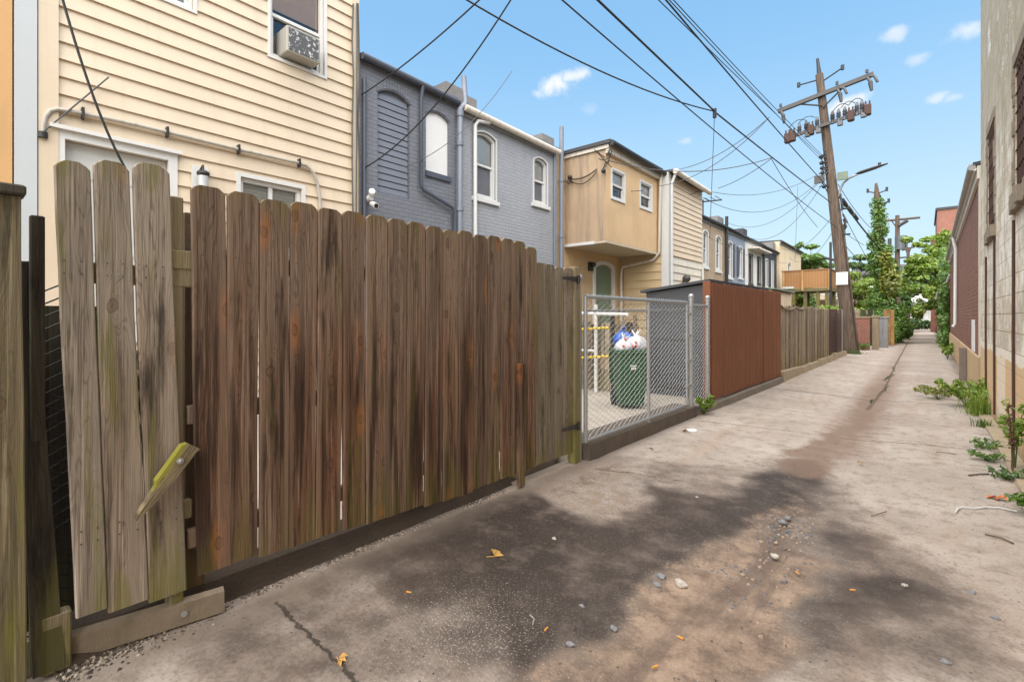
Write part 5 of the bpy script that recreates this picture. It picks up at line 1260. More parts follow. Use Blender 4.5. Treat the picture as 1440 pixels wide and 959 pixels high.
for k in range(9): a = PB(6.2-.2*k)+Vector((.25, -.05, 0)); mb.tube([a, a+Vector((rr.uniform(.0, .2), -.1, rr.uniform(-.5, .1)))], .035, 5)
mb.build('cable_bracket', DARKMETAL, up)

# timber deck on posts
dk = thing('timber_deck', 'raised orange timber deck on tall posts above the grey fence', 'deck', (-5.3, 34.5, 0))
MB().box(-6.6, -4.1, 33.0, 36.2, 2.92, 3.1).build('platform', WOOD_MOSS, dk)
def deckwall(t):
    x, y, z = t.sep(t.wpos()); s = t.m('ADD', x, y)
    f_ = t.m('FRACT', t.m('MULTIPLY', s, 6.5)); n_ = t.noise(t.comb(t.m('MULTIPLY', s, 30.), t.m('MULTIPLY', z, 1.5), 0.), 1., 5, .6)
    c = t.mix(n_, (.27, .125, .042), (.38, .20, .078)); return {'Base Color': t.mix(t.ss(f_, .88, .95), c, (.14, .06, .025)), 'Roughness': .7}
DW = mat('deck_panelling', deckwall)
mb = MB(); mb.box(-6.58, -4.12, 33.02, 33.06, 3.12, 4.14); mb.build('side_panel', DW, dk); mb = MB(); mb.box(-4.16, -4.11, 33.07, 36.2, 3.12, 4.14); mb.build('front_panel', DW, dk)
mb = MB(); mb.box(-6.62, -4.06, 32.98, 33.1, 4.145, 4.2); mb.box(-4.2, -4.06, 33.11, 36.2, 4.145, 4.2); mb.build('handrail', plain('rail_timber', (.25, .13, .06), .7, .2, 6), dk)
for x in (-6.5, -5.5, -4.16): MB().box(x-.05, x+.05, 32.93, 33.01, 2.95, 4.13).build('baluster_post', WOOD_DECK, dk)
for x, y in ((-6.0, 33.2), (-5.4, 33.3), (-4.75, 33.2), (-4.3, 33.2), (-4.3, 36.), (-5.7, 36.)): MB().box(x-.09, x+.09, y-.09, y+.09, 0, 2.91).build('post', WOOD_MOSS, dk)
MB().box(-6.55, -5.95, 32.90, 32.95, 3.12, 3.22).build('ledge', WHITE, dk)
sg_ = thing('clothes_pole', 'thin dark pole with a short crosspiece in front of the timber deck', 'pole', (-3.9, 31., 0))
p = PY(1168, 372, 31.); MB().tube([(p.x, 31., 0), (p.x, 31., p.z+1.2)], .06, 8).build('pole', DARKMETAL, sg_)
z = PY(1168, 368, 31.).z; MB().tube([(p.x-.35, 31., z+.25), (p.x+.45, 31., z-.02)], .07, 6).build('crosspiece', DARKMETAL, sg_)

# brick yard wall, piers and gate pieces beyond the pole
bw = thing('yard_wall', 'low red brick yard wall beyond the leaning pole', 'wall', (-2.2, 25.5, 0)); mb = MB(); mb.box(-2.75, -1.77, 25.4, 25.65, 0, 1.36); mb.build('wall', BRICK_REDX, bw); MB().box(-2.77, -1.74, 25.37, 25.68, 1.36, 1.43).build('coping', KERB2, bw)
mb = MB(); mb.box(-2.75, -2.55, 25.66, 27.3, 0, 1.28); mb.build('return_wall', BRICK_RED, bw)
for k, (x, y, w_, h_, m_, lab) in enumerate(((-1.60, 26.0, .24, 1.38, KERB2, 'pale mossy pier at the end of the brick yard wall'), (-1.42, 28.0, .32, 1.35, plain('grey_render', (.24, .245, .25), .9, .25, 4, dirt=.4), 'grey rendered pier between the brick wall and an orange gate'))):
    t = thing('gate_pier', lab, 'pier', (x, y, 0)); MB().bbox(x-w_/2, x+w_/2, y-w_/2, y+w_/2, -.05, h_, .02).build('pier', m_, t); MB().bbox(x-w_/2-.03, x+w_/2+.03, y-w_/2-.03, y+w_/2+.03, h_, h_+.07, .015).build('cap', m_, t)
og = thing('wooden_gate', 'narrow orange brown timber gate beside the ivy', 'gate', (-1.3, 29.2, 0))
for i in range(3): MB().bbox(-1.50+i*.14, -1.37+i*.14, 29.2, 29.24, .05, 1.75, .004).build('board', WOOD_DECK, og)
MB().box(-1.50, -1.10, 29.245, 29.28, 1.2, 1.3).build('rail', WOOD_DECK, og)
bf = thing('picket_fence', 'dark low picket fence above the far brick wall', 'fence', (-3., 26., 0))
for i in range(9): mb = MB(); mb.bbox(-3.9+i*.24, -3.72+i*.24, 27.4, 27.43, .1, 1.75, .004); mb.build('picket', WOOD_DARK if i % 3 else WOOD_FAR, bf)
mb = MB(); mb.box(-3.9, -1.9, 27.435, 27.47, 1.3, 1.4); mb.build('rail', WOOD_DARK, bf)
for k, x in enumerate((-2.9, -2.65)): t = thing('steel_post', ('left', 'right')[k]+' of two thin dark posts standing above the far brick wall', 'post', (x, 26.6, 0)); MB().tube([(x, 26.6, 0), (x, 26.6, 2.45)], .045, 8).build('post', DARKMETAL, t)
# ------------------------------------------------------------------ right-hand side of the alley
XR = .71
FR = Fr((XR, 0, 0), (0, -1, 0), (-1, 0, 0))          # s = -y
rb = thing('block_building', 'tall whitewashed block building with barred windows at the right edge', 'building', (XR, 5.5, 0))
def rw(u0, u1, v0, v1, x=XR):
    a, b = PX(u0, v0, x), PX(u1, v0, x); return -max(a.y, b.y), -min(a.y, b.y)
ws1 = (-7.12, -5.95, 2.62, 3.96); ws2 = (-9.92, -9.02, 2.62, 4.02); ws3 = (-3.6, -2.4, 2.62, 3.96)
mb = MB(); wall_grid(mb, FR, -11.15, 3.0, -.1, 7.6, [ws1, ws2, ws3], .025); mb.quad((XR, 11.15, -.1), (XR+8, 11.15, -.1), (XR+8, 11.15, 7.6), (XR, 11.15, 7.6)); mb.quad((XR, -3, 7.6), (XR, 11.15, 7.6), (XR+8, 11.15, 7.6), (XR+8, -3, 7.6)); mb.build('wall', BLOCK, rb)
mb = MB(); mb.box(XR-.09, XR+.2, 10.75, 11.2, 7.0, 7.75); mb.box(XR-.05, XR+.2, -3, 10.75, 7.5, 7.75); mb.build('parapet', plain('coping_stone', (.2, .15, .12), .9, .3, 6, bump=.5), rb)
for w_ in (ws1, ws2, ws3):
    wn = MB().fbox(FR, w_[0]+.003, w_[1]-.003, w_[2]+.003, w_[3]-.003, -.024, -.019).build('window', GRILLE, rb)
    mb = MB(); n = 9
    for i in range(n): s_ = w_[0]+(w_[1]-w_[0])*(i+.5)/n; mb.tube([FR.p(s_, w_[2]+.006, -.010), FR.p(s_, w_[3]-.006, -.010)], .009, 6)
    for i in range(7): z = w_[2]+(w_[3]-w_[2])*(i+.5)/7; mb.tube([FR.p(w_[0]+.006, z, -.004), FR.p(w_[1]-.006, z, -.004)], .007, 6)
    mb.build('bars', RUST, wn)
    mb = MB(); rr = random.Random(int(-w_[0]*10))
    for side in (w_[0], w_[1]):
        z = w_[2]
        while z < w_[3]-.02:
            h_ = min(rr.uniform(.10, .24), w_[3]-z); e = rr.uniform(.005, .022); a, b = (side-.085-rr.uniform(0, .03), side-.002) if side == w_[0] else (side+.002, side+.085+rr.uniform(0, .03)); mb.fbox(FR, a, b, z+.003, z+h_-.003, -.012, e); z += h_
    z = w_[3]; mb.fbox(FR, w_[0]-.09, w_[1]+.09, z+.003, z+.14, -.01, .018); mb.build('stone_surround', STONE, wn)
    mb = MB(); s_ = w_[0]-.12
    while s_ < w_[1]+.1: l = rr.uniform(.16, .3); mb.fbox(FR, s_, min(s_+l-.006, w_[1]+.12), w_[2]-.16+rr.uniform(-.01, .01), w_[2]-.002, -.05, .05+rr.uniform(-.012, .02)); s_ += l
    mb.build('sill', STONE, wn)
# rusty drain lines on the wall
for y, z1 in ((7.15, 2.4), (8.95, 2.45), (10.1, 2.3)): MB().tube([(XR-.012, y, .12), (XR-.014, y+.01, z1*.5), (XR-.012, y, z1)], .013, 6).build('rusty_pipe', RUST, rb)
mb = MB(); y = -3.
rr = random.Random(12)
while y < 11.: l = rr.uniform(.9, 1.7); mb.hexa([(XR-.13+rr.uniform(-.02, .02), y, -.05), (XR+.0, y, -.05), (XR+.0, y+l-.012, -.05), (XR-.13+rr.uniform(-.02, .02), y+l-.012, -.05), (XR-.12, y, .028), (XR+.0, y, .03), (XR+.0, y+l-.012, .03), (XR-.12, y+l-.012, .022)]); y += l
mb.build('kerb', KERB2, label='low broken kerb strip along the foot of the right hand block wall', cat='kerb', kind='structure')

# maroon brick building
mbg = thing('brick_building', 'long low maroon brick building with an eaves gutter on the right', 'building', (XR, 18, 0))
HB = 3.92
FM = Fr((XR+.01, 11.2, 0), Vector((-.008, -1, 0)).normalized(), Vector((-1, .008, 0)).normalized())
mb = MB(); wall_grid(mb, FM, -17.3, -.003, .72, HB, [(-2.35, -1.5, .55+.17, 1.36)], .02); 
mb.quad(FM.p(-17.3, -.1), FM.p(-17.3, HB), FM.p(-17.3, HB, -7), FM.p(-17.3, -.1, -7)); mb.build('wall', BRICK_MAROON, mbg)
mb = MB(); mb.fbox(FM, -17.29, -.004, -.1, .715, -.2, .035); mb.build('rendered_base', stucco('buff_base', (.50, .355, .20), .7, (.2, .15, .09)), mbg)
MB().fbox(FM, -2.34, -1.51, .735, 1.35, -.018, .012).build('white_panel', WHITE_BOARD, mbg)
MB().fbox(FM, -.30, -.006, .725, HB-.01, -.01, .02).build('corner_strip', DIRTW, mbg)
mb = MB(); P = FM.p
mb.hexa([P(-17.4, HB+.02, .10), P(-.02, HB+.02, .10), P(-.02, HB+.4, -4), P(-17.4, HB+.4, -4), P(-17.4, HB+.08, .10), P(-.02, HB+.08, .10), P(-.02, HB+.5, -4), P(-17.4, HB+.5, -4)]); mb.build('roof', ROOFING, mbg)
MB().fbox(FM, -17.35, -.02, HB-.20, HB+.015, .002, .05).build('fascia', FASCIA, mbg)
mb = MB(); mb.tube([P(-17.35, HB-.0, .115), P(-.02, HB-.0, .115)], .055, 8); mb.build('gutter', plain('weathered_gutter', (.34, .33, .31), .6, .3, 5, dirt=.5), mbg)
mb = MB(); mb.fbox(FM, -17.34, -.02, HB-.06, HB-.02, .055, .095); mb.build('soffit', WHITE, mbg)
s_ = -9.; MB().tube([P(s_, HB-.05, .12), P(s_, HB-.2, .1), P(s_, HB-.4, .06), P(s_, 1.2, .07), P(s_, 1.1, .12)], .045, 8).build('downspout', WHITE, mbg)
MB().tube([P(s_-.2, 2.7, .06), P(s_-.2, 1.2, .06)], .03, 8).build('riser', FASCIA, mbg)
pd = thing('wall_post', 'grey square post against the buff base of the maroon building', 'post', tuple(P(-3.4, 0, .1))); MB().fbox(FM, -3.48, -3.3, -.05, .72, .04, .16).build('post', KERB, pd)

# further buildings on the right
r2 = thing('brick_building', 'vine draped brick building after the maroon one on the right', 'building', (1., 34, 0))
mb = MB(); F2 = Fr((.98, 28.6, 0), (0, -1, 0), (-1, 0, 0)); wall_grid(mb, F2, -24, 0, -.1, 3.4, [], .1); mb.quad((.98, 28.6, -.1), (6, 28.6, -.1), (6, 28.6, 3.4), (.98, 28.6, 3.4)); mb.build('wall', BRICK_RED, r2)
MB().box(.9, 6, 28.55, 52.6, 3.4, 3.52).build('roof', ROOFING, r2)
MB().tube([(.9, 30., 3.35), (.8, 30.4, 3.0), (.5, 31.2, 2.6), (.45, 31.6, 2.3)], .06, 8).build('bent_pipe', WHITE, r2)
r3 = thing('brick_building', 'tall square red brick building rising above the trees on the right', 'building', (2, 62, 0))
mb = MB(); x0 = PY(1318, 300, 60).x; z_ = PY(1318, 296, 60).z
mb.box(x0, 9, 60, 70, 0, z_); mb.build('wall', BRICK_REDX, r3); MB().box(x0-.12, 9.1, 59.9, 70.1, z_, z_+.22).build('coping', ROOFING, r3)
MB().box(x0-.45, x0-.02, 61, 64, 0, z_-2.3).build('chimney_breast', BRICK_REDX, r3)
# white house closing the alley
wh = thing('white_house', 'white two storey house closing the far end of the alley', 'house', (-1, 84, 0))
FE = Fr((0, 84, 0), (1, 0, 0), (0, -1, 0))
wins = [(-4.6+i*1.25, -3.75+i*1.25, 1.0, 2.7, 0) for i in range(6)]+[(-4.6+i*1.6, -3.6+i*1.6, 4.1, 5.6, 0) for i in range(5)]
mb = MB(); wall_grid(mb, FE, -8, 5, -.6, 7.2, [w_[:4] for w_ in wins], .2); mb.build('wall', plain('white_boards', (.70, .70, .68), .6, .1, 2), wh)
for w_ in wins: window(wh, FE, *w_[:4], fw=.1, blind_to=.4, trim=.0, frame=WHITE, sill=False)
MB().box(-8, 5, 82.4, 83.98, 3.05, 3.3).build('porch_roof', FASCIA_G, wh); MB().hexa([(-8.3, 83.6, 7.2), (5.3, 83.6, 7.2), (5.3, 92, 9), (-8.3, 92, 9), (-8.3, 83.6, 7.4), (5.3, 83.6, 7.4), (5.3, 92, 9.2), (-8.3, 92, 9.2)]).build('roof', ROOFING, wh)
for x in (-4, -1.4, .6): MB().box(x-.09, x+.09, 82.5, 82.68, -.1, 3.05).build('porch_post', WHITE, wh)

# ------------------------------------------------------------------ poles further down
ivp = thing('ivy_pole', 'utility pole completely clad in green ivy', 'utility pole', (-1.9, 34.5, 0))
b0 = Vector((PY(1247, 470, 34.).x, 34., 0)); tp = PY(1232, 258, 34.); L_ = lambda z: Vector((b0.x+(tp.x-b0.x)*z/tp.z, 34., z))
MB().tube([L_(0), L_(tp.z*.5), L_(tp.z*.93), L_(tp.z)], [.28, .2, .14, .06], 12).build('pole', POLEW, ivp)
cl = []; rr = random.Random(31)
zz = .2
while zz < tp.z*.90:
    f_ = zz/tp.z; R = (.95 if zz < 2 else .80)*(1-f_)**.75+.14; R *= rr.uniform(.8, 1.15)
    for k in range(2): c = L_(zz); cl.append((c.x+rr.uniform(-.35, .35)*R, c.y+rr.uniform(-.3, .3)*R, zz, R*.85, R*.85, .32)); 
    zz += .26
for k in range(10): z = rr.uniform(3.5, tp.z*.7); c = L_(z); cl.append((c.x-rr.uniform(.5, .85)*(1-z/tp.z*.6), c.y, z, .28, .28, .25))
leaves(cl, 13000, .075, np.random.default_rng(1)).build('ivy', LEAF, ivp)
leaves([(L_(3.6).x+.35, 33.4, 3.4, .5, .3, .9), (L_(4.8).x+.2, 33.5, 4.6, .35, .25, .5)], 700, .09, np.random.default_rng(2)).build('pale_ivy', LEAF_Y, ivp)
for dz, l in ((.6, .45), (.55, -.4), (1.25, .5)):
    mb = MB(); p = L_(tp.z-dz); e = p+Vector((l, -.1, .12)); mb.tube([p, e], .03, 6); mb.tube([e-Vector((0, 0, .06)), e+Vector((0, 0, .16))], .06, 8); mb.build('side_pin', DARKMETAL, ivp)
def far_pole(u, vt, y, arm_u, lab, r=.16, gear=True):
    b = PY(u, 446, y); t = PY(u, vt, y); P_ = thing('utility_pole', lab, 'utility pole', (b.x, y, 0))
    MB().tube([(b.x, y, -.1), (b.x, y, t.z)], [r*1.3, r*.8], 10).build('pole', POLEW, P_)
    a, c = PY(arm_u[0], arm_u[1], y), PY(arm_u[2], arm_u[3], y)
    MB().tube([a, c], .085, 6).build('crossarm', POLEW, P_)
    mb = MB(); m_ = Vector((b.x, y, (a.z+c.z)/2)); mb.tube([m_.lerp(a, .45), m_-Vector((0, 0, .7))], .04, 5); mb.tube([m_.lerp(c, .45), m_-Vector((0, 0, .7))], .04, 5); mb.build('arm_brace', POLEW, P_)
    if gear:
        mb = MB(); mb.tube([(b.x+.15, y-.35, t.z-2.6), (b.x+.15, y-.35, t.z-1.6)], .3, 12); mb.build('transformer', INSUL, P_)
        mb = MB(); mb.tube([(b.x-.45, y-.2, t.z-3.), (b.x-.45, y-.2, t.z-1.7)], .12, 8); mb.tube([(b.x+.5, y-.2, t.z-2.5), (b.x+.5, y-.2, t.z-1.6)], .10, 8); mb.tube([(b.x+.1, y-.2, t.z-.8), (b.x+.6, y-.3, t.z-.5)], .12, 6); mb.tube([(b.x-.5, y, t.z-3.2), (b.x+.6, y, t.z-3.15)], .06, 6); mb.build('switch_gear', STEELBOX, P_)
    return P_
far_pole(1262, 303, 46., (1243, 311, 1294, 306), 'dark pole with a wide crossarm and a transformer behind the ivy pole')
far_pole(1277, 348, 62., (1268, 352, 1287, 347), 'farthest slim pole with a short crossarm above the trees', .15, False)

# ------------------------------------------------------------------ trees and undergrowth
def tree(name, lab, base, h, clumps, n, size, m, seed, trunk=.12, cat='tree', limbs=True, group=None):
    t = thing(name, lab, cat, base, group); rg = np.random.default_rng(seed); rr = random.Random(seed); b = Vector(base)
    mb = MB(); top = b+Vector((rr.uniform(-.2, .2), rr.uniform(-.2, .2), h*.6)); mb.tube([b, b.lerp(top, .5)+Vector((rr.uniform(-.1, .1), 0, 0)), top], [trunk, trunk*.75, trunk*.4], 8)
    if limbs:
        for c in clumps[:12]: s_ = b.lerp(top, rr.uniform(.45, 1.)); e = Vector(c[:3]); mb.tube([s_, s_.lerp(e, .5)+Vector((0, 0, .12)), e], [trunk*.4, trunk*.25, trunk*.1], 6)
    mb.build('trunk', BARK, t); leaves(clumps, n, size, rg).build('crown', m, t); return t
def blob(u, v, y, ru, rv, n, seed, spread=1.0):
    """clumps round a crown centre, sizes in metres"""
    rr = random.Random(seed); c = PY(u, v, y); L = []
    for i in range(n):
        a, b, e = rr.gauss(0, .5), rr.gauss(0, .5), rr.gauss(0, .45); k = rr.uniform(.2, .42)
        L.append((c.x+a*ru, c.y+b*ru*.9, max(.3, c.z+e*rv), ru*k, ru*k, rv*k*.8))
    return L
# tree of heaven leaning over the alley from the right
cl = blob(1306, 372, 36, 1.25, 1.1, 16, 1)+blob(1290, 392, 40, 1.4, .9, 12, 2)+blob(1308, 420, 34, .75, .8, 9, 3)+blob(1325, 345, 33, .6, .8, 7, 4)+blob(1306, 345, 36, 1.0, .7, 9, 44)+blob(1282, 372, 39, .8, .5, 6, 45)
tree('leafy_tree', 'bright yellow green tree leaning over the alley from the right', (1.0, 37., 0), 5.5, cl, 13000, .095, LEAF_L, 5, .14)
cl = blob(1304, 385, 48, 1.5, 1.1, 14, 6)+blob(1282, 402, 56, 1.5, .9, 8, 7)+blob(1312, 425, 46, .8, .9, 6, 77)
tree('leafy_tree', 'darker green tree behind the yellow green one over the alley end', (.9, 50., 0), 5.5, cl, 9000, .11, LEAF_D, 6, .15)
cl = [(PX(1327, v, .75).x-.05, 29.5+random.Random(v).uniform(0, 4), PY(1327, v, 31).z, .25, 1.2, .4) for v in (350, 370, 390, 410, 430, 450, 470, 480)]
t = thing('climbing_vine', 'leafy vine hanging down the corner of the far brick building', 'vine', (.8, 30, 0)); leaves(cl, 3200, .075, np.random.default_rng(8)).build('foliage', LEAF, t)
mb = MB(); mb.tube([(.93, 31, 0), (.9, 30.6, 1.6), (.92, 30.2, 3.3)], .03, 6); mb.build('stem', BARK, t)
# left side growth round the ivy pole
cl = blob(1215, 408, 38, 1.3, .9, 16, 11)+blob(1225, 430, 38, 1.1, .8, 8, 12)
tree('leafy_tree', 'small light green tree left of the ivy pole', (-3.3, 38., 0), 3.6, cl, 5200, .085, LEAF_L, 12, .09)
cl = blob(1215, 370, 42, 1.6, .8, 12, 13)
tree('leafy_tree', 'sparse leafy tree behind the brick wall and left of the ivy pole', (-4.2, 42., 0), 5.5, cl, 1900, .12, LEAF_D, 13, .12)
def mound(name, lab, pts, n, size, m, seed, cat='shrub', group=None):
    t = thing(name, lab, cat, (pts[0][0], pts[0][1], 0), group); rr = random.Random(seed)
    leaves(pts, n, size, np.random.default_rng(seed)).build('foliage', m, t)
    mb = MB()
    for p in pts[:8]: mb.tube([(pts[0][0]+rr.uniform(-.1, .1), pts[0][1], 0), (p[0], p[1], p[2])], [.02, .008], 5)
    mb.build('stem', BARK, t); return t
mound('shrub', 'dense green ivy mound spilling out at the foot of the ivy pole', [(-1.35, 32., .6, .40, .7, .6), (-1.35, 31., .4, .30, .6, .4), (-1.25, 33.5, .8, .50, .8, .8), (-1.2, 35., 1.0, .50, .9, 1.0), (-1.7, 33.2, 1.3, .5, .6, .7), (-1.3, 30.4, .3, .22, .4, .3)], 7500, .06, LEAF, 14)
mound('shrub', 'bushy green shrub further along the left side under the far poles', [(-1.35, 44, .6, .55, 1.4, .65), (-1.6, 48, .9, .7, 1.8, .9), (-1.0, 41, .5, .45, 1., .55)], 4200, .10, LEAF_D, 15)
mound('shrub', 'light green bush over the yard walls beyond the leaning pole', [(-3.2, 29.5, 1.5, .8, .8, .5), (-2.5, 30., 1.35, .6, .6, .5), (-3.9, 30, 1.5, .7, .7, .5), (-2.9, 29.8, 1.0, .8, .6, .7)], 5200, .075, LEAF_L, 16)
mound('shrub', 'small round bush in front of the white house at the alley end', [(-.9, 74, .6, .9, .9, .7), (.2, 75, .5, .7, .7, .55)], 1600, .13, LEAF_D, 17)
# creeper-covered tree behind the deck
cl = blob(1135, 366, 43, 2.0, .9, 16, 18)+blob(1118, 350, 43, 1.0, .7, 6, 19)+[(-7., 42., 2.6, .9, .9, 1.6), (-6.5, 42, 1.5, .8, .8, 1.3)]
tree('leafy_tree', 'rounded green tree rising behind the timber deck', (-7.2, 43., 0), 5., cl, 7500, .12, LEAF, 20, .16)
cl = [(-6.15, 36.9, 2.0, .45, .4, 1.2), (-5.95, 37, 1.2, .5, .4, .9), (-6.3, 36.8, 2.6, .35, .35, .5)]
mound('shrub', 'tall green creeper seen under the timber deck', cl, 1900, .09, LEAF_L, 21)
# distant foliage filling the end
for k, (u, v, y, ru, rv, n, m_, lab) in enumerate(((1252, 420, 58, 2.4, 2.2, 12, LEAF_D, 'distant dark tree behind the ivy pole'), (1205, 420, 62, 2.8, 1.6, 12, LEAF_L, 'distant pale tree above the yards on the left'), (1322, 400, 66, 2.2, 2.2, 9, LEAF_D, 'distant dark tree below the tall brick building'))):
    c = PY(u, v, y); tree('leafy_tree', lab, (c.x, y, 0), c.z+1, blob(u, v, y, ru, rv, n, 40+k), 3600, .20, m_, 50+k, .18)

# weeds along the right wall and elsewhere
def weed(lab, x, y, r, h, n, m, seed, size=.03, droop=.5, stems=9, name='weed'):
    t = thing(name, lab, 'weed', (x, y, 0)); rr = random.Random(seed); mb = MB(); cl = []
    for i in range(stems):
        a = rr.uniform(0, 6.28); l = rr.uniform(.3, 1.)*r; hh = h*rr.uniform(.5, 1.); e = Vector((min(x+l*math.cos(a), .68 if x > 0 else 9), y+l*math.sin(a), hh)); m_ = Vector((x, y, 0)).lerp(e, .5)+Vector((0, 0, hh*.25))
        mb.tube([(x, y, -.01), m_, e], [.005, .004, .002], 5); cl += [(*e, .10*r+.02, .10*r+.02, .08*h+.02), (*m_, .08*r+.02, .08*r+.02, .08*h+.02)]
    mb.build('stem', LEAF_D, t); leaves(cl, n, size, np.random.default_rng(seed), .42).build('leaves', m, t); return t
def grass(lab, x, y, r, h, n, m, seed, name='grass_tuft'):
    t = thing(name, lab, 'grass', (x, y, 0)); rr = random.Random(seed); mb = MB()
    for i in range(n):
        bx_, by_ = x+rr.gauss(0, r*.35), y+rr.gauss(0, r*.35); a = rr.uniform(0, 6.28); l = h*rr.uniform(.5, 1.1); o = l*rr.uniform(.2, .7); w_ = .0045; c_, s_ = math.cos(a), math.sin(a)
        p0, p1, p2 = Vector((bx_, by_, -.01)), Vector((bx_+c_*o*.4, by_+s_*o*.4, l*.6)), Vector((bx_+c_*o, by_+s_*o, l*.85)); sd_ = Vector((-s_, c_, 0))*w_
        mb.add([p0-sd_, p0+sd_, p1+sd_*.8, p1-sd_*.8], ((0, 1, 2, 3),)); mb.add([p1-sd_*.8, p1+sd_*.8, p2], ((0, 1, 2),))
    mb.build('blades', m, t); return t
weed('broad leafy weed clump spilling from the foot of the right wall', .50, 10.3, .46, .42, 1300, LEAF_L, 61, .034, stems=16)
grass('tall grass tuft beside the leafy weeds at the right wall', .60, 9.6, .22, .42, 170, LEAF_L, 62)
weed('pale yellowish weed sprawling onto the concrete from the right wall', .18, 11.0, .42, .20, 320, LEAF_Y, 63, .035, stems=10)
grass('small tuft growing beside the right kerb below the big weeds', .57, 8.6, .12, .14, 70, LEAF, 64)
weed('low green weed at the right kerb near the concrete joint', .50, 7.22, .16, .07, 170, LEAF, 65, .022)
weed('low spreading weed on the right kerb just before the joint', .47, 6.6, .16, .07, 190, LEAF, 66, .022)
weed('flat dark weed on the right kerb nearest the white cord', .55, 5.95, .14, .08, 170, LEAF_D, 67, .022)
weed('bushy weed at the right edge next to the end of the white cord', .60, 5.0, .17, .12, 240, LEAF, 68, .026)
weed('leafy green weed in front of the block wall at the right edge', .63, 6.35, .14, .62, 240, LEAF_L, 69, .035, stems=7)
weed('small leafy plant at the foot of the chain link post', -2.42, 7.1, .15, .26, 190, LEAF_L, 70, .04, stems=8)
weed('weed patch at the base of the maroon building', .58, 21.5, .28, .5, 420, LEAF_L, 71, .05)
weed('low weeds at the foot of the mossy pier', -2.0, 25.1, .30, .3, 320, LEAF, 72, .045)
grass('mossy tuft at the foot of the leaning utility pole', -1.95, 22.4, .35, .18, 120, LEAF_D, 73)
mw = thing('dead_weed', 'dry brown seed stalk standing by the right edge wall', 'weed', (.58, 6.15, 0)); mb = MB(); rr = random.Random(5)
for k in range(3):
    a = Vector((.60, 6.15+k*.06, 0)); e = a+Vector((-.03+.02*k, .02, .62-.12*k)); mb.tube([a, e], [.006, .003], 5)
    for j in range(22): q_ = a.lerp(e, rr.uniform(.45, 1.)); mb.sphere(q_+Vector((rr.uniform(-.018, .018), rr.uniform(-.018, .018), 0)), .009, 5, 4)
mb.build('stalk', plain('dry_stalk', (.09, .045, .03), .9, .3, 30), mw)
# moss in the central crack
mb = MB(); rr = random.Random(9); 
for i in range(900):
    y = rr.uniform(9.6, 19); x = -.63+.05*math.sin(y*1.7)+rr.gauss(0, .022)*(1+.5*math.sin(y*3)); l = rr.uniform(.012, .04); a = rr.uniform(0, 6.28); p = Vector((x, y, -.03)); sd_ = Vector((math.cos(a), math.sin(a), 0))*.014
    if math.sin(y*2.3)+math.sin(y*5.1) > -.7: mb.add([p-sd_, p+sd_, p+sd_*.4+Vector((0, 0, l*.5)), p-sd_*.4+Vector((0, 0, l*.5))], ((0, 1, 2, 3),))
mb.build('crack_moss', LEAF_D, label='green moss and tiny grass along the central drain crack', cat='moss', kind='stuff')

# ------------------------------------------------------------------ overhead cables
def cable(lab, a, b, s=.3, r=.012, m=BLACK, n=20, group='overhead cables', cat='cable', name='overhead_cable'):
    a = Vector(a); mb = MB().tube(sag(a, b, s, n), r, 6); return mb.build(name, m, loc=tuple(a), label=lab, cat=cat, group=group)
PJ = PX(1005, 157, -3.0); PA = PB(5.9)+Vector((-.1, -.2, 0))
d0 = (PX(840, 0, -3.0)-PJ); st0 = PX(840, 0, -3.0)+d0*1.6
cable('thick black cable running along the alley to the leaning pole', st0, PJ, .0, .015); cable('thick black cable from the clamp on to the leaning pole', PJ-Vector((0, 0, .01)), PA, .02, .015)
for k, (u, lab, r) in enumerate(((935, 'leftmost of the bundled upper wires running to the leaning pole', .008), (946, 'second of the bundled upper wires, the thickest', .014), (954, 'third of the bundled upper wires', .008), (962, 'rightmost of the bundled upper wires', .008))):
    a = PX(u, 0, -2.95+.02*k); e = PB((7.6, 6.5, 7.45, 7.7)[k])+Vector((-.12, -.15, 0)); a2 = a+(a-e)*.8
    mb = MB(); pts = sag(a2, e, .0, 4); cable(lab, a2, e, .10+.03*k, r)
a, e = PX(803, 0, -3.3), PY(1215, 345, 30.); cable('thin wire crossing the sky behind the thick alley cable', a+(a-PX(1005, 166, -3.1))*.5, e, .25, .010)
q = lambda u, v, d=.07: on(u, v, d)
aJ = PD(680, 0, 6.); a2 = aJ+(aJ-PJ)*.35
cable('drooping black cable coming from the upper left to the clamp', a2+Vector((0, 0, .12)), PJ, .28, .011)
cb_ = MB(); cb_.tube([PJ+Vector((0, 0, .05)), PJ-Vector((0, 0, .12))], .035, 6); cb_.build('cable_clamp', DARKMETAL, loc=tuple(PJ), label='small dark clamp joining two cables in mid air', cat='clamp')
e = PX(998, 335, -3.4); cable('thin wire hanging straight down from the cable clamp', PJ, e, .0, .006, CABLEGREY)
e = PX(1118, 365, -3.); a = PX(1122, 262, -3.); cable('faint wire hanging straight down near the pole', a, e, .0, .006, CABLEGREY)
w0 = q(506, 135, .05); pt = PD(665, 0, 5.9); cable('black wire from the cream house corner rising out of the picture', w0, w0+(pt-w0)*1.35, .10, .011)
w0 = q(511, 237, .04); pt = PD(708, 0, 6.); cable('slack black wire from the slate house wall rising out of the picture', w0, w0+(pt-w0)*1.15, .32, .011)
cable('thick black cable hanging in front of the cream siding', PD(178, 240, 4.0), PD(72, -60, 3.6), .16, .010)
cable('short thin wire slanting across the cream siding', q(60, 188, .08), q(150, 113, .10), .0, .008, CABLEGREY)
cable('faint grey wire slung across the slate house to its chimney', q(566, 236, .06), PX(720, 100, -6.6), .30, .007, CABLEGREY)
BUN = PX(1082, 165, -2.9)
hc = Vector((XB+.1, YB0, ZB1-.4))
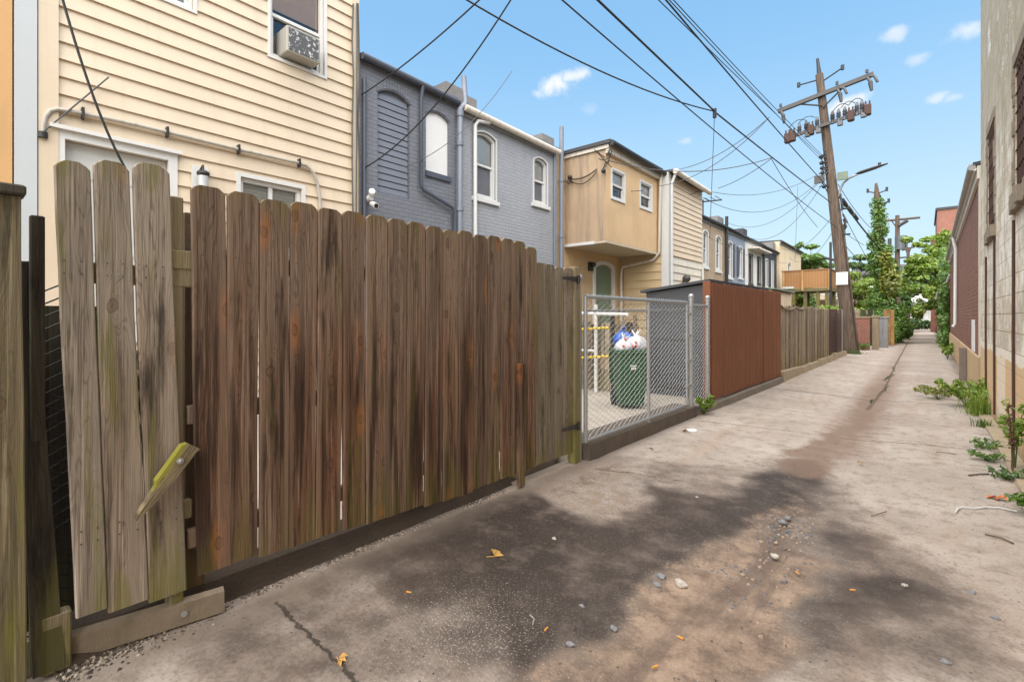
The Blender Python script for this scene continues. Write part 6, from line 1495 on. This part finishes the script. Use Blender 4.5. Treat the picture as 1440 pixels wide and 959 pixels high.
for k, (src, dst, s, lab) in enumerate((
        (PX(945, 240, -5.5), BUN, .25, 'upper service wire from the clapboard eaves to the wire bundle'),
        (PX(925, 262, -5.6), BUN, .35, 'lower service wire from the clapboard eaves to the wire bundle'),
        (hc, PX(1085, 222, -3.), .30, 'service wire from the overhanging room to the alley cable'),
        (q(788, 254, .1), PX(905, 268, -5.6), .12, 'upper wire slung across the front of the overhanging room'),
        (q(788, 256, .1), PX(985, 268, -5.4), .45, 'lower wire slung across the front of the overhanging room'),
        (PX(988, 267, -5.5), PB(7.35), .55, 'first sagging service wire from the clapboard roof to the pole'),
        (PX(988, 278, -5.5), PB(7.25), 1.0, 'second sagging service wire below the clapboard roof'),
        (PX(1022, 313, -6.9), PB(7.3), 1.0, 'sagging service wire from the blue grey house to the pole'),
        (PX(1036, 324, -6.9), PB(7.2), 1.35, 'deep sagging service wire from the white house to the pole'),
        (PX(1010, 265, -4.6), PX(1085, 223, -3.), .08, 'short wire from the alley cable towards the tan house'),
        (PX(1085, 224, -3.), PX(1150, 320, -3.4), .12, 'thin wire dropping from the alley cable behind the deck'),
        (PX(1100, 350, -6.2), PB(5.5), .55, 'service wire from the cream house to the pole'),
        (PX(1110, 362, -6.2), PB(5.0), .75, 'lower service wire from the cream house to the pole'),
        (PX(990, 330, -6.8), PX(1110, 370, -6.2), .3, 'wire strung along the far house fronts'))):
    cable(lab, src, dst, s, .009 if k != 2 else .011, CABLEGREY if k not in (3, 4) else BLACK, group='service wires')
ivt = L_(5.2)
for k, (z0, e, s, lab, r) in enumerate(((6.1, ivt, .1, 'heavy cable from the leaning pole down to the ivy pole', .035), (6.6, L_(6.0), .25, 'upper thin wire between the leaning pole and the ivy pole', .012), (4.2, L_(4.0), .3, 'lower thin wire between the leaning pole and the ivy pole', .012), (3.6, PY(1200, 410, 45), .3, 'thin wire from the leaning pole into the yards', .010), (5.6, L_(3.2), .1, 'steep wire from the leaning pole to the middle of the ivy', .012))):
    cable(lab, PB(z0)+Vector((.2, 0, 0)), e, s, r)
mb = MB(); a = PB(6.1)+Vector((.2, 0, 0))
rr = random.Random(2)
for i, lab in enumerate(('black splice case on the heavy cable, nearest the pole', 'middle black splice case on the heavy cable beside the pole', 'black splice case on the heavy cable, nearest the ivy')): p0 = a.lerp(ivt, .05+i*.11)+Vector((0, 0, .02)); p1 = a.lerp(ivt, .12+i*.11); MB().tube([p0, p1], .085, 6).build('splice_case', BLACK, loc=tuple(p0), label=lab, cat='splice case')

# ------------------------------------------------------------------ litter on the concrete
def leaf(lab, u, v, s, seed, m=DRYLEAF):
    c = G(u, v); rr = random.Random(seed); mb = MB(); a = rr.uniform(0, 6.28)
    for k in range(3):
        d = Vector((math.cos(a+k*.7), math.sin(a+k*.7), 0)); n_ = Vector((-d.y, d.x, 0)); p = c+Vector((0, 0, .004+.006*k)); mb.add([p, p+d*s*.5+n_*s*.28+Vector((0, 0, s*.3)), p+d*s, p+d*s*.5-n_*s*.28+Vector((0, 0, s*.12))], ((0, 1, 2, 3),))
    mb.tube([c+Vector((0, 0, .004)), c-Vector((math.cos(a), math.sin(a), 0))*s*.7+Vector((0, 0, .004))], .0022, 4)
    mb.build('dry_leaf', m, loc=tuple(c), label=lab, cat='leaf')
leaf('curled golden dry leaf on the dark stain in front of the fence', 694, 783, .062, 1)
leaf('small yellow leaf at the bottom crack near the photo edge', 476, 930, .038, 2); leaf('small yellow leaf on the clean concrete in mid alley', 1212, 653, .045, 3)
leaf('yellow green leaf by the gate post foot', 838, 645, .055, 4, LEAF_Y); leaf('orange dry leaf by the white cord', 1402, 700, .09, 5, plain('orange_leaf', (.50, .15, .05), .7, .3, 50))
leaf('brown leaf near the chain link kerb', 960, 607, .06, 6, plain('brown_leaf', (.10, .05, .03), .8, .3, 50)); leaf('second brown leaf close to the chain link kerb', 918, 633, .04, 7, BARK)
for k, (u, v, lab) in enumerate(((575, 833, 'orange cigarette butt nearest the board fence'), (768, 885, 'orange cigarette butt on the dark stain edge, bottom middle'), (957, 897, 'orange cigarette butt in the middle of the sandy patch'), (921, 938, 'orange cigarette butt nearest the bottom edge'), (1122, 806, 'orange cigarette butt between sand and right stain'), (1199, 830, 'orange cigarette butt on the right hand dark stain'))):
    c = G(u, v)+Vector((0, 0, .003)); a = k*1.3+.4; d = Vector((math.cos(a), math.sin(a), 0))*.013
    t = thing('cigarette_butt', lab, 'cigarette butt', tuple(c), 'cigarette butts'); MB().tube([c-d, c+d*.4], .0045, 8).build('filter', BUTT, t); MB().tube([c+d*.41, c+d*1.1], .0043, 8).build('paper', DRYLEAF, t)
def stone(lab, u, v, s, m, seed):
    c = G(u, v); mb = MB(); mb.sphere((0, 0, 0), s, 9, 6, 1.2, .9, .65); mb.v = [tuple(Vector(p)*(1+mn.noise(Vector(p)/s*1.1+Vector((seed*7, 0, 0)))*.55)+c+Vector((0, 0, s*.3))) for p in mb.v]; mb.sm = [False]*len(mb.f); mb.build('stone', m, loc=tuple(c), label=lab, cat='stone')
for k, (u, v, s, m_, lab) in enumerate(((958, 822, .028, ROCKP, 'pale rounded stone in the sandy middle of the alley'), (1090, 783, .020, ROCKP, 'pale chip at the upper end of the sandy patch'), (863, 885, .016, ROCK, 'grey stone at the left edge of the sand'), (803, 907, .016, ROCK, 'grey stone above the gravel heap at the bottom'), (930, 812, .022, ROCK, 'dark grey stone beside the pale rounded stone'), (924, 823, .020, ROCK, 'dark stone left of the pale rounded stone'), (818, 852, .012, ROCK, 'lone dark pebble on the black stain'), (1366, 834, .016, ROCK, 'grey stone on clean concrete near the right edge'), (779, 758, .013, ROCKP, 'white chip on the dark stain'), (980, 700, .012, ROCKP, 'white fleck at the top of the dark stain'), (1100, 735, .022, ROCK, 'grey stone among the upper rubble'), (1108, 729, .018, ROCK, 'small grey stone at the top of the upper rubble'), (1272, 824, .013, ROCKP, 'white chip on the right hand stain'), (1400, 870, .018, ROCK, 'grey pebble at the lower right'), (1330, 933, .018, ROCK, 'flat grey stone at the lower right edge'))): stone(lab, u, v, s, m_, k+1)
for k, (u0, v0, u1, v1, r, m_, lab) in enumerate(((1362, 669, 1390, 667, .006, BARK, 'dark twig beside the right kerb'), (1225, 727, 1247, 720, .003, BARK, 'thin grey twig on the clean concrete'), (1316, 636, 1345, 640, .003, BARK, 'thin twig lying along the concrete joint'), (1385, 752, 1425, 765, .005, BARK, 'brown twig near the right edge below the cord'), (745, 866, 749, 880, .002, ROCKP, 'pale straw on the dark stain'))):
    a, b = G(u0, v0)+Vector((0, 0, .006)), G(u1, v1)+Vector((0, 0, .006)); MB().tube([a, a.lerp(b, .5)+Vector((.01, .01, .004)), b], r, 6).build('twig', m_, loc=tuple(a), label=lab, cat='twig')
pts = [G(u, v)+Vector((0, 0, .007)) for u, v in ((1344, 721), (1347, 716), (1353, 714), (1370, 716), (1385, 714), (1405, 715), (1430, 720))]
MB().tube(pts, .005, 8).build('cord', WHITE, loc=tuple(pts[0]), label='thin white cord lying across the right side of the alley', cat='cord')
c = G(974, 607); mb = MB(); mb.sphere((0, 0, 0), .055, 10, 6, 1.2, 1, .35); mb.v = [tuple(Vector(p)*(1+mn.noise(Vector(p)*30)*.6)+c+Vector((0, 0, .015))) for p in mb.v]; mb.build('paper_scrap', PAPER, loc=tuple(c), label='crumpled white scrap near the chain link kerb', cat='paper')
